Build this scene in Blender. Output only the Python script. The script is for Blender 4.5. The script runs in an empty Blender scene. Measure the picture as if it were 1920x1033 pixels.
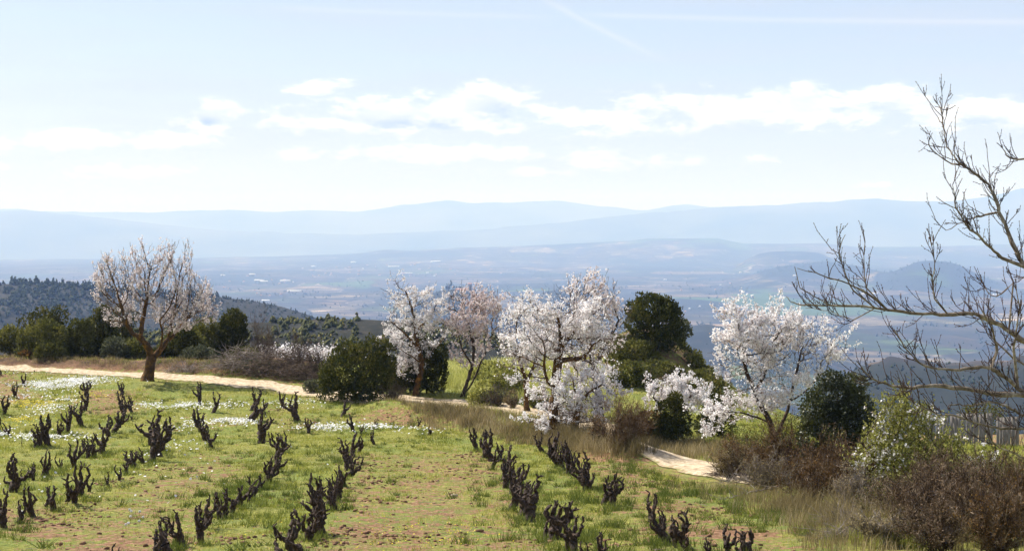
import bpy, math, random
import numpy as np
from math import radians, pi

S = bpy.context.scene
COL = S.collection

# ------------------------------------------------------------------ camera, sky, sun, exposure
F = 2880.0                      # focal length in photograph pixels (1920 wide)
HOR = 430.0                     # row of the eye-level horizon in the photograph
CAMZ = 7.0
cam_data = bpy.data.cameras.new('camera')
cam_data.lens = 54.0
cam_data.sensor_width = 36.0
cam_data.shift_y = -(516.5 - HOR) / 1920.0
cam_data.clip_start = 0.5
cam_data.clip_end = 120000.0
cam = bpy.data.objects.new('camera', cam_data)
cam.location = (0, 0, CAMZ)
cam.rotation_euler = (radians(90), 0, 0)
COL.objects.link(cam)
S.camera = cam

SUN_EL = radians(47)
SUN_AZ = math.atan2(-0.80, 0.60)          # azimuth measured from +Y towards +X (left, a little beyond)
sd = bpy.data.lights.new('sun', 'SUN')
sd.energy = 5.0
sd.angle = radians(0.5)
sd.color = (1.0, 0.96, 0.90)
sun = bpy.data.objects.new('sun', sd)
dx, dy, dz = math.sin(SUN_AZ) * math.cos(SUN_EL), math.cos(SUN_AZ) * math.cos(SUN_EL), math.sin(SUN_EL)
from mathutils import Vector
sun.rotation_euler = Vector((dx, dy, dz)).to_track_quat('Z', 'Y').to_euler()
sun.location = (-40, 30, 60)
COL.objects.link(sun)

S.view_settings.view_transform = 'Standard'
S.view_settings.look = 'None'
S.view_settings.gamma = 1.0
S.view_settings.use_curve_mapping = False
S.view_settings.exposure = 0.8
S.cycles.volume_bounces = 1

W = bpy.data.worlds.new('World')
S.world = W
W.use_nodes = True
wt = W.node_tree
wt.nodes.clear()


class NT:
    """small helper to write node maths briefly"""
    def __init__(s, tree): s.t = tree; s.n = tree.nodes; s.l = tree.links
    def _in(s, sock, v):
        if v is None: return
        if isinstance(v, bpy.types.NodeSocket): s.l.new(v, sock)
        elif hasattr(sock, 'default_value'):
            try: sock.default_value = v
            except Exception:
                sock.default_value = (*v, 1.0)
    def m(s, op, a, b=None, c=None, clamp=False):
        n = s.n.new('ShaderNodeMath'); n.operation = op; n.use_clamp = clamp
        s._in(n.inputs[0], a); s._in(n.inputs[1], b)
        if c is not None: s._in(n.inputs[2], c)
        return n.outputs[0]
    def ss(s, x, a, b):
        n = s.n.new('ShaderNodeMapRange'); n.interpolation_type = 'SMOOTHSTEP'
        s._in(n.inputs[0], x); n.inputs[1].default_value = a; n.inputs[2].default_value = b
        n.inputs[3].default_value = 0.0; n.inputs[4].default_value = 1.0
        return n.outputs[0]
    def mix(s, f, a, b, blend='MIX'):
        n = s.n.new('ShaderNodeMix'); n.data_type = 'RGBA'; n.blend_type = blend
        s._in(n.inputs[0], f)
        for sock, v in ((n.inputs[6], a), (n.inputs[7], b)):
            if isinstance(v, bpy.types.NodeSocket): s.l.new(v, sock)
            else: sock.default_value = (v[0], v[1], v[2], 1.0)
        return n.outputs[2]
    def noise(s, vec, scale, detail=4, rough=0.55, dist=0.0, dim='3D'):
        n = s.n.new('ShaderNodeTexNoise'); n.noise_dimensions = dim
        s._in(n.inputs['Vector'], vec); n.inputs['Scale'].default_value = scale
        n.inputs['Detail'].default_value = detail; n.inputs['Roughness'].default_value = rough
        n.inputs['Distortion'].default_value = dist
        return n.outputs[0]
    def vec(s, x, y, z=0.0):
        n = s.n.new('ShaderNodeCombineXYZ')
        s._in(n.inputs[0], x); s._in(n.inputs[1], y); s._in(n.inputs[2], z)
        return n.outputs[0]
    def mapping(s, vec, scale=(1, 1, 1), rot=(0, 0, 0), loc=(0, 0, 0)):
        n = s.n.new('ShaderNodeMapping'); s._in(n.inputs[0], vec)
        n.inputs[1].default_value = loc; n.inputs[2].default_value = rot; n.inputs[3].default_value = scale
        return n.outputs[0]
    def ramp(s, f, stops):
        n = s.n.new('ShaderNodeValToRGB'); s._in(n.inputs[0], f)
        cr = n.color_ramp
        while len(cr.elements) < len(stops): cr.elements.new(0.5)
        for e, (p, c) in zip(cr.elements, stops):
            e.position = p; e.color = (c[0], c[1], c[2], 1.0)
        return n.outputs[0]


# sky: physical sky plus a thin high veil, cumulus banks and contrails, all by direction
w = NT(wt)
tc = wt.nodes.new('ShaderNodeTexCoord')
sep = wt.nodes.new('ShaderNodeSeparateXYZ'); wt.links.new(tc.outputs['Generated'], sep.inputs[0])
X, Y, Z = sep.outputs
U = w.m('ARCTAN2', X, Y)
hyp = w.m('SQRT', w.m('ADD', w.m('MULTIPLY', X, X), w.m('MULTIPLY', Y, Y)))
V = w.m('DIVIDE', Z, w.m('MAXIMUM', hyp, 0.02))
sky = wt.nodes.new('ShaderNodeTexSky')
sky.sky_type = 'NISHITA'; sky.sun_disc = False
sky.sun_elevation = SUN_EL; sky.sun_rotation = SUN_AZ
sky.air_density = 1.0; sky.dust_density = 1.2; sky.ozone_density = 1.6; sky.altitude = 700
uv = w.vec(w.m('MULTIPLY', U, 1.0), w.m('MULTIPLY', V, 1.0), 0.0)
cn = w.noise(w.mapping(uv, (30, 74, 1)), 1.0, 11, 0.66)
cn2 = w.noise(w.mapping(uv, (30, 74, 1), loc=(0, 0.8, 0)), 1.0, 11, 0.66)      # same field seen a little higher
streak = w.noise(w.mapping(uv, (5, 42, 1), rot=(0, 0, 0.12)), 1.0, 6, 0.62)


def cu(px): return (px - 960) / F
def cv(py): return (HOR - py) / F


blobs = [(760, 222, 250, 34, 1.0), (900, 200, 110, 42, 1.0), (400, 226, 60, 30, .95), (200, 268, 230, 18, .8),
         (20, 275, 120, 18, .8), (1450, 205, 330, 38, .95), (1800, 222, 160, 34, .95), (1120, 225, 120, 34, .7),
         (840, 288, 300, 18, .72), (1180, 300, 110, 20, .8), (250, 325, 130, 14, .72), (5, 325, 40, 16, .9),
         (600, 165, 75, 15, .75), (1000, 322, 90, 12, .6), (1620, 350, 60, 6, .6), (1430, 300, 60, 10, .6), (1940, 108, 40, 34, 1.25),
         (-500, 240, 300, 40, .9), (2500, 230, 350, 40, .9)]
mask = None
for bx_, by_, rx_, ry_, am in blobs:
    a = w.m('DIVIDE', w.m('SUBTRACT', U, cu(bx_)), rx_ / F)
    b = w.m('DIVIDE', w.m('SUBTRACT', V, cv(by_)), ry_ / F)
    g = w.m('MULTIPLY', w.m('EXPONENT', w.m('MULTIPLY', w.m('ADD', w.m('MULTIPLY', a, a), w.m('MULTIPLY', b, b)), -1.0)), am)
    mask = g if mask is None else w.m('MAXIMUM', mask, g)
dens = w.m('ADD', w.m('MULTIPLY', mask, 0.75), w.m('MULTIPLY', w.m('SUBTRACT', cn, 0.5), 2.3))
cloud = w.m('MULTIPLY', w.ss(dens, 0.16, 0.68), w.ss(mask, 0.05, 0.28))
bc = [(960, 222, 60, 30), (640, 245, 90, 22), (1650, 242, 260, 14), (1240, 305, 60, 10), (380, 235, 40, 12), (780, 240, 120, 16)]
bigc = None
for bx_, by_, rx_, ry_ in bc:
    a = w.m('DIVIDE', w.m('SUBTRACT', U, cu(bx_)), rx_ / F); b = w.m('DIVIDE', w.m('SUBTRACT', V, cv(by_)), ry_ / F)
    g = w.m('EXPONENT', w.m('MULTIPLY', w.m('ADD', w.m('MULTIPLY', a, a), w.m('MULTIPLY', b, b)), -1.0))
    bigc = g if bigc is None else w.m('MAXIMUM', bigc, g)
cloud_shade = w.ss(w.m('ADD', w.m('MULTIPLY', mask, 0.75), w.m('MULTIPLY', w.m('SUBTRACT', cn2, 0.5), 2.3)), 0.22, 0.85)
cloud_shade = w.m('MULTIPLY', cloud_shade, w.m('ADD', .42, w.m('MULTIPLY', bigc, .58)))


def trail(x0, y0, x1, y1, wd, amp):
    """soft line in direction space from one point of the sky to another"""
    u0, v0, u1, v1 = cu(x0), cv(y0), cu(x1), cv(y1)
    L = math.hypot(u1 - u0, v1 - v0); tx, ty = (u1 - u0) / L, (v1 - v0) / L
    du = w.m('SUBTRACT', U, u0); dv = w.m('SUBTRACT', V, v0)
    t = w.m('ADD', w.m('MULTIPLY', du, tx), w.m('MULTIPLY', dv, ty))
    dd = w.m('SUBTRACT', w.m('MULTIPLY', du, ty), w.m('MULTIPLY', dv, tx))
    dd = w.m('ADD', dd, w.m('MULTIPLY', w.m('SUBTRACT', streak, 0.5), 9 / F))
    q = w.m('DIVIDE', dd, wd / F)
    g = w.m('EXPONENT', w.m('MULTIPLY', w.m('MULTIPLY', q, q), -1.0))
    ends = w.m('MULTIPLY', w.ss(t, -0.01, 0.03), w.m('SUBTRACT', 1.0, w.ss(t, L - 0.06, L)))
    return w.m('MULTIPLY', w.m('MULTIPLY', g, ends), amp)


tr = w.m('MAXIMUM', trail(1000, -10, 1290, 140, 6, .55), trail(1080, 26, 2300, 82, 5, .5))
tr = w.m('MAXIMUM', tr, trail(500, 20, 1100, 34, 5, .35))
tr = w.m('MAXIMUM', tr, trail(205, 208, 285, 246, 4, .55))
veil = w.m('ADD', 0.40, w.m('MULTIPLY', w.ss(streak, 0.35, 0.75), 0.28))
low = w.m('SUBTRACT', 1.0, w.ss(V, -0.02, 0.13))
veil = w.m('ADD', veil, w.m('MULTIPLY', low, 0.25), clamp=True)
SKYK = 0.088
skyc = w.mix(veil, sky.outputs[0], (4.6, 4.9, 5.1))
cloudc = w.mix(cloud_shade, (9.6, 9.9, 9.3), (1.9, 2.7, 3.7))  # grey undersides: the clouds' shading is mixed in as colour
skyc = w.mix(w.m('MULTIPLY', tr, 0.42), skyc, (7.5, 7.4, 7.3))
skyc = w.mix(w.m('MULTIPLY', cloud, 0.95), skyc, cloudc)
skyc = w.mix(1.0, skyc, (.96, .94, 1.0), 'MULTIPLY')
bg = wt.nodes.new('ShaderNodeBackground'); bg.inputs[1].default_value = SKYK
wt.links.new(skyc, bg.inputs[0])
wo = wt.nodes.new('ShaderNodeOutputWorld'); wt.links.new(bg.outputs[0], wo.inputs[0])

# ------------------------------------------------------------------ helpers
rng = np.random.default_rng(7)


def _h(xi, yi, zi, seed):
    n = (xi * 374761393 + yi * 668265263 + zi * 1274126177 + seed * 974634777) & 0xffffffff
    n = ((n ^ (n >> 13)) * 1274126177) & 0xffffffff
    n = (n ^ (n >> 16)) & 0xffffffff
    return n / 4294967295.0


def vnoise(x, y, z=0.0, seed=0):
    x = np.asarray(x, float); y = np.asarray(y, float); z = np.zeros_like(x) + z
    xi = np.floor(x).astype(np.int64); yi = np.floor(y).astype(np.int64); zi = np.floor(z).astype(np.int64)
    fx, fy, fz = x - xi, y - yi, z - zi
    fx = fx * fx * (3 - 2 * fx); fy = fy * fy * (3 - 2 * fy); fz = fz * fz * (3 - 2 * fz)
    r = 0
    for a in (0, 1):
        for b in (0, 1):
            for c in (0, 1):
                r = r + (fx if a else 1 - fx) * (fy if b else 1 - fy) * (fz if c else 1 - fz) * _h(xi + a, yi + b, zi + c, seed)
    return r


def fbm(x, y, z=0.0, oct=4, seed=0, rough=.5):
    s = 0; a = 1; t = 0; k = 1
    for o in range(oct):
        s = s + a * vnoise(x * k, y * k, z * k, seed + o * 17); t += a; a *= rough; k *= 2.03
    return s / t


def sstep(x, a, b):
    t = np.clip((x - a) / (b - a), 0, 1); return t * t * (3 - 2 * t)


def unit(v):
    return v / np.maximum(np.linalg.norm(v, axis=-1, keepdims=True), 1e-9)


def mesh(name, verts, faces, mat, parent=None, loc=None, kind=None, smooth=False, attrs=None, colattr=None):
    """faces: array (M,3) or (M,4), or a list of such arrays; verts in world space, shifted by the parent's location"""
    verts = np.asarray(verts, float)
    off = np.zeros(3)
    if parent is not None: off = np.array(parent.location)
    elif loc is not None: off = np.array(loc)
    v = verts - off
    fl = faces if isinstance(faces, list) else [faces]
    fl = [np.asarray(f, np.int32) for f in fl if len(f)]
    me = bpy.data.meshes.new(name)
    me.vertices.add(len(v)); me.vertices.foreach_set('co', v.astype(np.float32).ravel())
    tot = np.concatenate([np.full(len(f), f.shape[1], np.int32) for f in fl])
    idx = np.concatenate([f.ravel() for f in fl])
    st = np.concatenate([[0], np.cumsum(tot)[:-1]]).astype(np.int32)
    me.loops.add(len(idx)); me.loops.foreach_set('vertex_index', idx)
    me.polygons.add(len(tot)); me.polygons.foreach_set('loop_start', st)
    if smooth: me.polygons.foreach_set('use_smooth', np.ones(len(tot), bool))
    if attrs:
        for k, a in attrs.items():
            at = me.attributes.new(k, 'FLOAT', 'POINT'); at.data.foreach_set('value', np.asarray(a, np.float32))
    me.update(calc_edges=True)
    if isinstance(mat, (list, tuple)):
        for m_ in mat: me.materials.append(m_)
    else: me.materials.append(mat)
    o = bpy.data.objects.new(name, me); COL.objects.link(o)
    if parent is not None: o.parent = parent
    elif loc is not None: o.location = loc
    if kind: o['kind'] = kind
    return o


def thing(name, label, cat, loc=(0, 0, 0), group=None, rotz=0):
    o = bpy.data.objects.new(name, None); COL.objects.link(o)
    o.empty_display_size = 0.3
    o.location = tuple(float(c) for c in loc); o.rotation_euler = (0, 0, rotz)
    o['label'] = label; o['category'] = cat
    if group: o['group'] = group
    return o


def tag(o, label, cat=None, group=None):
    o['label'] = label
    if cat: o['category'] = cat
    if group: o['group'] = group
    return o


def copy_tree(o, parent=None):
    c = o.copy(); COL.objects.link(c); c.parent = parent
    for ch in list(o.children): copy_tree(ch, c)
    return c


# ------------------------------------------------------------------ lay of the land
_pt = np.array([(-60, 6.2), (-30, 5.6), (0, 4.6), (10, 3.4), (17, 2.75), (23, 2.19), (25.5, 1.92), (33, 1.27), (40, .72), (47, .23), (51, .03), (55, -.07),
                (63, 0.0), (70, .14), (74, .26), (80, .02), (88, -.8), (98, -2.6), (110, -5.0), (150, -14), (200, -27)])
_yy = np.arange(-60, 200.1, 0.5)
_zz = np.interp(_yy, _pt[:, 0], _pt[:, 1])
_k = np.exp(-0.5 * (np.arange(-12, 13) * .5 / 1.8) ** 2); _k /= _k.sum()
_zz = np.convolve(np.pad(_zz, 12, mode='edge'), _k, mode='valid')
_far = np.array([(200, -27), (300, -48), (500, -92), (1000, -180), (1800, -228), (3000, -240), (90000, -240)])
_YY = np.concatenate([_yy, _far[1:, 0]]); _ZZ = np.concatenate([_zz, _far[1:, 1]])


BERM = None        # low grassy bank between the field and the track


def road_y(x):
    return np.interp(x, [-40, -24.7, -17, -12.2, -8.5, -5.9, -3.5, 0, 3, 5, 8], [74.5, 74, 71.5, 69.0, 66.6, 63.6, 61, 56.5, 50, 45, 38])


def base_h(x, y):
    x = np.asarray(x, float); y = np.asarray(y, float)
    z = np.interp(y, _YY, _ZZ)
    z = z - 3.9 * sstep(x, 4, 21) * sstep(y, 46, 72) * (1 - sstep(y, 150, 260))
    z = z + 2.2 * np.exp(-((x - 6.8) / 3.2) ** 2 - ((y - 75) / 5.0) ** 2)
    z = z + 0.42 * sstep(y - road_y(x), 1.6, 3.0) * (1 - sstep(x, -15, -9)) * (1 - sstep(y, 84, 98))
    if BERM is not None:
        d = np.full(np.shape(x), 9.0)
        for a, b in zip(BERM[:-1], BERM[1:]):
            ab = b - a; t = np.clip(((x - a[0]) * ab[0] + (y - a[1]) * ab[1]) / (ab @ ab), 0, 1)
            d = np.minimum(d, np.hypot(x - a[0] - t * ab[0], y - a[1] - t * ab[1]))
        z = z + .42 * np.exp(-(d / 1.05) ** 2)
    return z


# ---- far relief, written as hills at a bearing (photograph column) and a distance
def rel_hill(x, y, px, d, wpx, dl, h, flat=1.0):
    bear = x / np.maximum(y, 1.0) * F + 960
    a = (bear - px) / wpx; b = np.log(np.maximum(y, 1.0) / d) / dl
    e = np.exp(-np.abs(a) ** (2 * flat) - np.abs(b) ** 2)
    return h * e


def zat(py, d): return CAMZ - (py - HOR) * d / F


PLAT = np.array([(-1200, 489), (0, 488), (370, 486), (640, 478), (860, 466), (1060, 458), (1180, 452), (1215, 447.5), (1345, 447.5), (1395, 458),
                 (1450, 458), (1540, 456), (1610, 464), (1760, 462), (1920, 458), (3200, 450)])


def far_h(x, y):
    z = base_h(x, y)
    bear = x / np.maximum(y, 1.0) * F + 960
    far = sstep(y, 900, 2600)
    z = z + far * (fbm(x / 900., y / 900., oct=4, seed=3) - .5) * 38 * (1 - .4 * sstep(y, 9000, 12000))
    # plateau rim on the far side of the plain
    rim = np.interp(bear, PLAT[:, 0], PLAT[:, 1])
    zr = zat(rim, 13000.0)
    t = sstep(y, 10200, 13000)
    z = z * (1 - t) + (zr + (fbm(x / 500., y / 900., oct=3, seed=9) - .5) * 10) * t
    z = z - 300 * sstep(y, 13300, 16500)
    return z


# each: column, distance, half-width px, log-depth, top row, flatness
HILLS = [('ridge', 1530, 7200, 125, .10, 494, 1.6), ('wooded', 1755, 6500, 92, .10, 490, 1.3), ('low', 1480, 9500, 90, .07, 470, 2.0),
         ('castle', 850, 3300, 130, .12, 549, 1.2), ('cone', 720, 12800, 38, .05, 469, 1.0), ('bench', 1850, 1050, 420, .22, 676, 2.2),
         ('knoll', 1330, 2500, 200, .12, 612, 1.4), ('dark', 1080, 4200, 110, .10, 543, 1.4)]


def valley_h(x, y):
    z = far_h(x, y)
    wood = np.zeros_like(z)
    for nm, px, d, wp, dl, top, fl in HILLS:
        zt = zat(top, d)
        x0 = (px - 960) * d / F
        zb = float(far_h(np.array([x0]), np.array([float(d)]))[0])
        e = rel_hill(x, y, px, d, wp, dl, 1.0, fl)
        e = e * (1 + .25 * (fbm(x / (d * .03), y / (d * .05), oct=3, seed=21) - .5))
        z = z + (zt - zb) * e
        if nm in ('wooded', 'ridge', 'castle', 'dark'):
            wood = np.maximum(wood, sstep(e, .06, .25) if nm == 'wooded' else sstep(e, .25, .6) * .75)
        if nm == 'bench': wood = np.maximum(wood, sstep(e, .03, .2) * (1 - .8 * sstep(e, .93, .985)))
    return z, wood


def g_h(x, y):
    """near ground with small relief"""
    z = base_h(x, y)
    z = z + (fbm(np.asarray(x) / 3.1, np.asarray(y) / 3.1, oct=3, seed=31) - .5) * .22
    return z


def hit(px, py, d0=14.0, d1=115.0):
    """where the view line through a photograph pixel meets the near ground"""
    d = np.arange(d0, d1, 0.05)
    x = (px - 960) * d / F; zr = CAMZ - (py - HOR) * d / F
    zg = g_h(x, d)
    below = np.nonzero(zr <= zg)[0]
    i = below[0] if len(below) else len(d) - 1
    return np.array([x[i], d[i], zg[i]])


def P(px, py, d): return np.array([(px - 960) * d / F, d, CAMZ - (py - HOR) * d / F])

# ------------------------------------------------------------------ materials
def new_mat(name):
    m_ = bpy.data.materials.new(name); m_.use_nodes = True
    t = m_.node_tree; t.nodes.clear()
    out = t.nodes.new('ShaderNodeOutputMaterial')
    return m_, NT(t), out


def surf(name, color_fn, rough=0.9, bump=None, spec=0.2):
    m_, n, out = new_mat(name)
    geo = n.n.new('ShaderNodeNewGeometry'); pos = geo.outputs['Position']
    b = n.n.new('ShaderNodeBsdfPrincipled')
    n._in(b.inputs['Base Color'], color_fn(n, pos)); b.inputs['Roughness'].default_value = rough
    b.inputs['Specular IOR Level'].default_value = spec
    if bump:
        bn = n.n.new('ShaderNodeBump'); bn.inputs['Strength'].default_value = bump[1]; bn.inputs['Distance'].default_value = bump[2]
        n.l.new(n.noise(pos, bump[0], 6, .65), bn.inputs['Height']); n.l.new(bn.outputs[0], b.inputs['Normal'])
    n.l.new(b.outputs[0], out.inputs[0])
    return m_


def leafmat(name, stops, trans=0.35, rough=0.7, clump=None, spec=0.15):
    """thin leaves, petals or blades: every little face takes its own tone"""
    m_, n, out = new_mat(name)
    geo = n.n.new('ShaderNodeNewGeometry')
    f = geo.outputs['Random Per Island']
    if clump:
        f = n.m('ADD', n.m('MULTIPLY', f, .55), n.m('MULTIPLY', n.ss(n.noise(geo.outputs['Position'], clump, 3), .3, .7), .45))
    c = n.ramp(f, stops)
    b = n.n.new('ShaderNodeBsdfPrincipled'); n.l.new(c, b.inputs['Base Color'])
    b.inputs['Roughness'].default_value = rough; b.inputs['Specular IOR Level'].default_value = spec
    tr_ = n.n.new('ShaderNodeBsdfTranslucent'); n.l.new(c, tr_.inputs[0])
    mx = n.n.new('ShaderNodeMixShader'); mx.inputs[0].default_value = trans
    n.l.new(b.outputs[0], mx.inputs[1]); n.l.new(tr_.outputs[0], mx.inputs[2]); n.l.new(mx.outputs[0], out.inputs[0])
    return m_


def attr(n, name):
    a = n.n.new('ShaderNodeAttribute'); a.attribute_name = name; return a.outputs['Fac']


def ground_col(n, pos):
    s = attr(n, 'soil')
    nz = n.noise(pos, 0.9, 5, .65); nf = n.noise(pos, 9.0, 5, .7); nm = n.noise(pos, 3.0, 5, .7)
    green = n.ramp(nf, [(.3, (.085, .085, .018)), (.5, (.235, .24, .045)), (.7, (.44, .41, .12))])
    green = n.mix(n.ss(nz, .45, .7), green, (.21, .20, .065))
    soil = n.ramp(nf, [(.32, (.10, .048, .025)), (.5, (.25, .13, .068)), (.68, (.44, .27, .16))])
    bk = attr(n, 'bank')
    soil = n.mix(bk, soil, n.ramp(n.noise(pos, 1.3, 7, .72), [(.34, (.04, .03, .018)), (.5, (.13, .08, .045)), (.64, (.27, .15, .085))]))
    k = n.m('ADD', s, n.m('ADD', n.m('MULTIPLY', n.m('SUBTRACT', nm, .5), 1.9), n.m('MULTIPLY', n.m('SUBTRACT', nf, .5), 1.5)))
    green = n.mix(n.m('MULTIPLY', n.ss(n.noise(pos, .45, 4, .6), .45, .62), .6), green, n.mix(nf, (.10, .15, .02), (.20, .27, .05)))
    c = n.mix(n.ss(k, .42, .62), green, soil)
    return c


M_ground = surf('field_ground', ground_col, .95, (11.0, 1.0, .12))
M_track = surf('track_dirt', lambda n, p: n.mix(n.ss(n.m('ADD', attr(n, 'edge'), n.m('MULTIPLY', n.m('SUBTRACT', n.noise(p, 2.2, 5, .7), .5), 1.5)), .5, .75),
                                             n.ramp(n.noise(p, 5.0, 6, .7), [(.34, (.24, .17, .10)), (.5, (.46, .36, .24)), (.66, (.64, .54, .39))]),
                                             n.ramp(n.noise(p, 9.0, 5, .7), [(.3, (.12, .12, .03)), (.7, (.32, .29, .10))])), .95, (10, .7, .04))
M_bank = surf('bank_earth', lambda n, p: n.ramp(n.noise(p, 1.6, 7, .7), [(.3, (.09, .05, .028)), (.5, (.22, .12, .065)), (.72, (.36, .20, .11))]), .95, (6, 1.0, .2))


def valley_col(n, pos):
    wv = n.n.new('ShaderNodeTexVoronoi'); wv.feature = 'F1'; wv.inputs['Scale'].default_value = 1.0
    pd = n.mapping(pos, (1 / 190., 1 / 420., 0), rot=(0, 0, .35))
    nz0 = n.n.new('ShaderNodeTexNoise'); nz0.inputs['Scale'].default_value = .0016; n.l.new(pos, nz0.inputs['Vector'])
    vm = n.n.new('ShaderNodeVectorMath'); vm.operation = 'ADD'; n.l.new(pd, vm.inputs[0]); n.l.new(nz0.outputs['Color'], vm.inputs[1])
    n.l.new(vm.outputs[0], wv.inputs['Vector'])
    sp = n.n.new('ShaderNodeSeparateColor'); n.l.new(wv.outputs['Color'], sp.inputs[0])
    field = n.ramp(sp.outputs[0], [(0, (.05, .045, .03)), (.22, (.15, .115, .08)), (.42, (.06, .07, .035)), (.58, (.27, .21, .14)),
                                   (.70, (.09, .07, .05)), (.80, (.09, .16, .03)), (.88, (.18, .15, .10)), (1, (.42, .36, .26))])
    v2 = n.n.new('ShaderNodeTexVoronoi'); v2.feature = 'F1'; v2.inputs['Scale'].default_value = 1.0
    vm2 = n.n.new('ShaderNodeVectorMath'); vm2.operation = 'ADD'; n.l.new(n.mapping(pos, (1 / 75., 1 / 60., 0), rot=(0, 0, -.5)), vm2.inputs[0]); n.l.new(nz0.outputs['Color'], vm2.inputs[1])
    n.l.new(vm2.outputs[0], v2.inputs['Vector'])
    sp2 = n.n.new('ShaderNodeSeparateColor'); n.l.new(v2.outputs['Color'], sp2.inputs[0])
    tone = n.ramp(sp2.outputs[0], [(0, (.22, .24, .26)), (.3, (.65, .65, .65)), (.7, (1.1, 1.05, 1.0)), (.86, (1.6, 1.5, 1.35)), (1, (3.2, 2.9, 2.5))])
    field = n.mix(.85, field, tone, 'MULTIPLY')
    ve = n.n.new('ShaderNodeTexVoronoi'); ve.feature = 'DISTANCE_TO_EDGE'; ve.inputs['Scale'].default_value = 1.0
    n.l.new(vm.outputs[0], ve.inputs['Vector'])
    field = n.mix(n.m('MULTIPLY', n.m('SUBTRACT', 1.0, n.ss(ve.outputs['Distance'], .015, .05)), n.ss(n.noise(pos, .004, 2), .42, .52)), field, (.015, .02, .012))
    field = n.mix(n.m('MULTIPLY', n.m('SUBTRACT', 1.0, n.ss(ve.outputs['Distance'], .01, .03)), n.ss(n.noise(pos, .003, 2), .56, .60)), field, (.55, .48, .38))
    wood = n.ss(n.m('ADD', n.noise(pos, .0011, 7, .68), n.m('MULTIPLY', n.noise(pos, .012, 4, .6), .18)), .585, .66)
    c = n.mix(wood, field, (.028, .036, .018))
    spk = n.ss(n.noise(n.mapping(pos, (.02, .012, 0)), 1.0, 5, .75), .58, .68)
    c = n.mix(n.m('MULTIPLY', spk, .65), c, (.03, .035, .018))
    spk2 = n.ss(n.noise(n.mapping(pos, (.011, .006, 0), loc=(7, 3, 0)), 1.0, 5, .8), .63, .69)
    c = n.mix(n.m('MULTIPLY', spk2, .8), c, (.42, .36, .28))
    aw = attr(n, 'wood')
    wk = n.ss(n.m('ADD', aw, n.m('MULTIPLY', n.m('SUBTRACT', n.noise(pos, .008, 5, .7), .5), .8)), .3, .6)
    c = n.mix(wk, c, n.ramp(n.noise(pos, .03, 5, .7), [(.35, (.018, .026, .012)), (.7, (.05, .055, .028))]))
    ag = attr(n, 'green')
    c = n.mix(n.m('MULTIPLY', n.ss(ag, .2, .7), n.ss(sp.outputs[1], .46, .52)), c, (.10, .19, .04))
    c = n.mix(1.0, c, (.43, .42, .43), 'MULTIPLY')  # overall darkening puts the shadow sides of vegetation into the colour
    return c


M_valley = surf('valley_fields', valley_col, 1.0)
M_mount = surf('mountain', lambda n, p: n.ramp(n.noise(p, .0006, 6, .6), [(.38, (.008, .012, .010)), (.62, (.09, .09, .07))]), 1.0)
M_scrub = surf('scrub_ground', lambda n, p: n.ramp(n.noise(p, .22, 7, .72), [(.34, (.010, .013, .009)), (.5, (.022, .023, .017)), (.66, (.055, .045, .034))]), 1.0)  # tones kept dark to include the vegetation's shadow sides
M_bark_or = surf('lichen_bark', lambda n, p: n.ramp(n.noise(p, 5.0, 6, .7), [(.33, (.028, .02, .014)), (.52, (.10, .052, .016)), (.7, (.27, .13, .02))]), .95, (22, 1, .04))
M_bark = surf('dark_bark', lambda n, p: n.ramp(n.noise(p, 7.0, 6, .7), [(.35, (.022, .016, .012)), (.7, (.11, .075, .05))]), .95, (22, 1, .03))
M_greybark = surf('pale_bark', lambda n, p: n.ramp(n.noise(p, 8.0, 6, .7), [(.35, (.08, .06, .042)), (.52, (.24, .19, .14)), (.68, (.50, .44, .36))]), .9, (30, 1, .02))
M_twig = surf('twig_bark', lambda n, p: n.ramp(n.noise(p, 6.0, 3), [(.35, (.055, .038, .026)), (.7, (.20, .145, .105))]), .9)
M_dtwig = surf('dark_twig_bark', lambda n, p: n.ramp(n.noise(p, 6.0, 3), [(.35, (.03, .02, .017)), (.7, (.10, .062, .05))]), .9)
M_btwig = surf('bramble_stem', lambda n, p: n.ramp(n.noise(p, 5.0, 4), [(.36, (.045, .028, .015)), (.52, (.13, .082, .045)), (.68, (.32, .25, .18))]), .9)
M_dead = surf('dead_wood', lambda n, p: n.ramp(n.noise(p, 3.0, 5, .7), [(.35, (.10, .075, .06)), (.55, (.24, .20, .17)), (.75, (.50, .46, .42))]), .95)
M_vine = surf('vine_bark', lambda n, p: n.ramp(n.noise(n.mapping(p, (1, 1, .35)), 30.0, 6, .75), [(.36, (.012, .008, .006)), (.52, (.05, .03, .02)), (.68, (.20, .125, .085))]), .8, (60, 1, .02), .3)
M_plank = surf('weathered_plank', lambda n, p: n.ramp(n.noise(n.mapping(p, (1, 1, .12)), 14.0, 6, .7), [(.3, (.10, .085, .075)), (.7, (.30, .27, .245))]), .95, (30, .5, .01))

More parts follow.
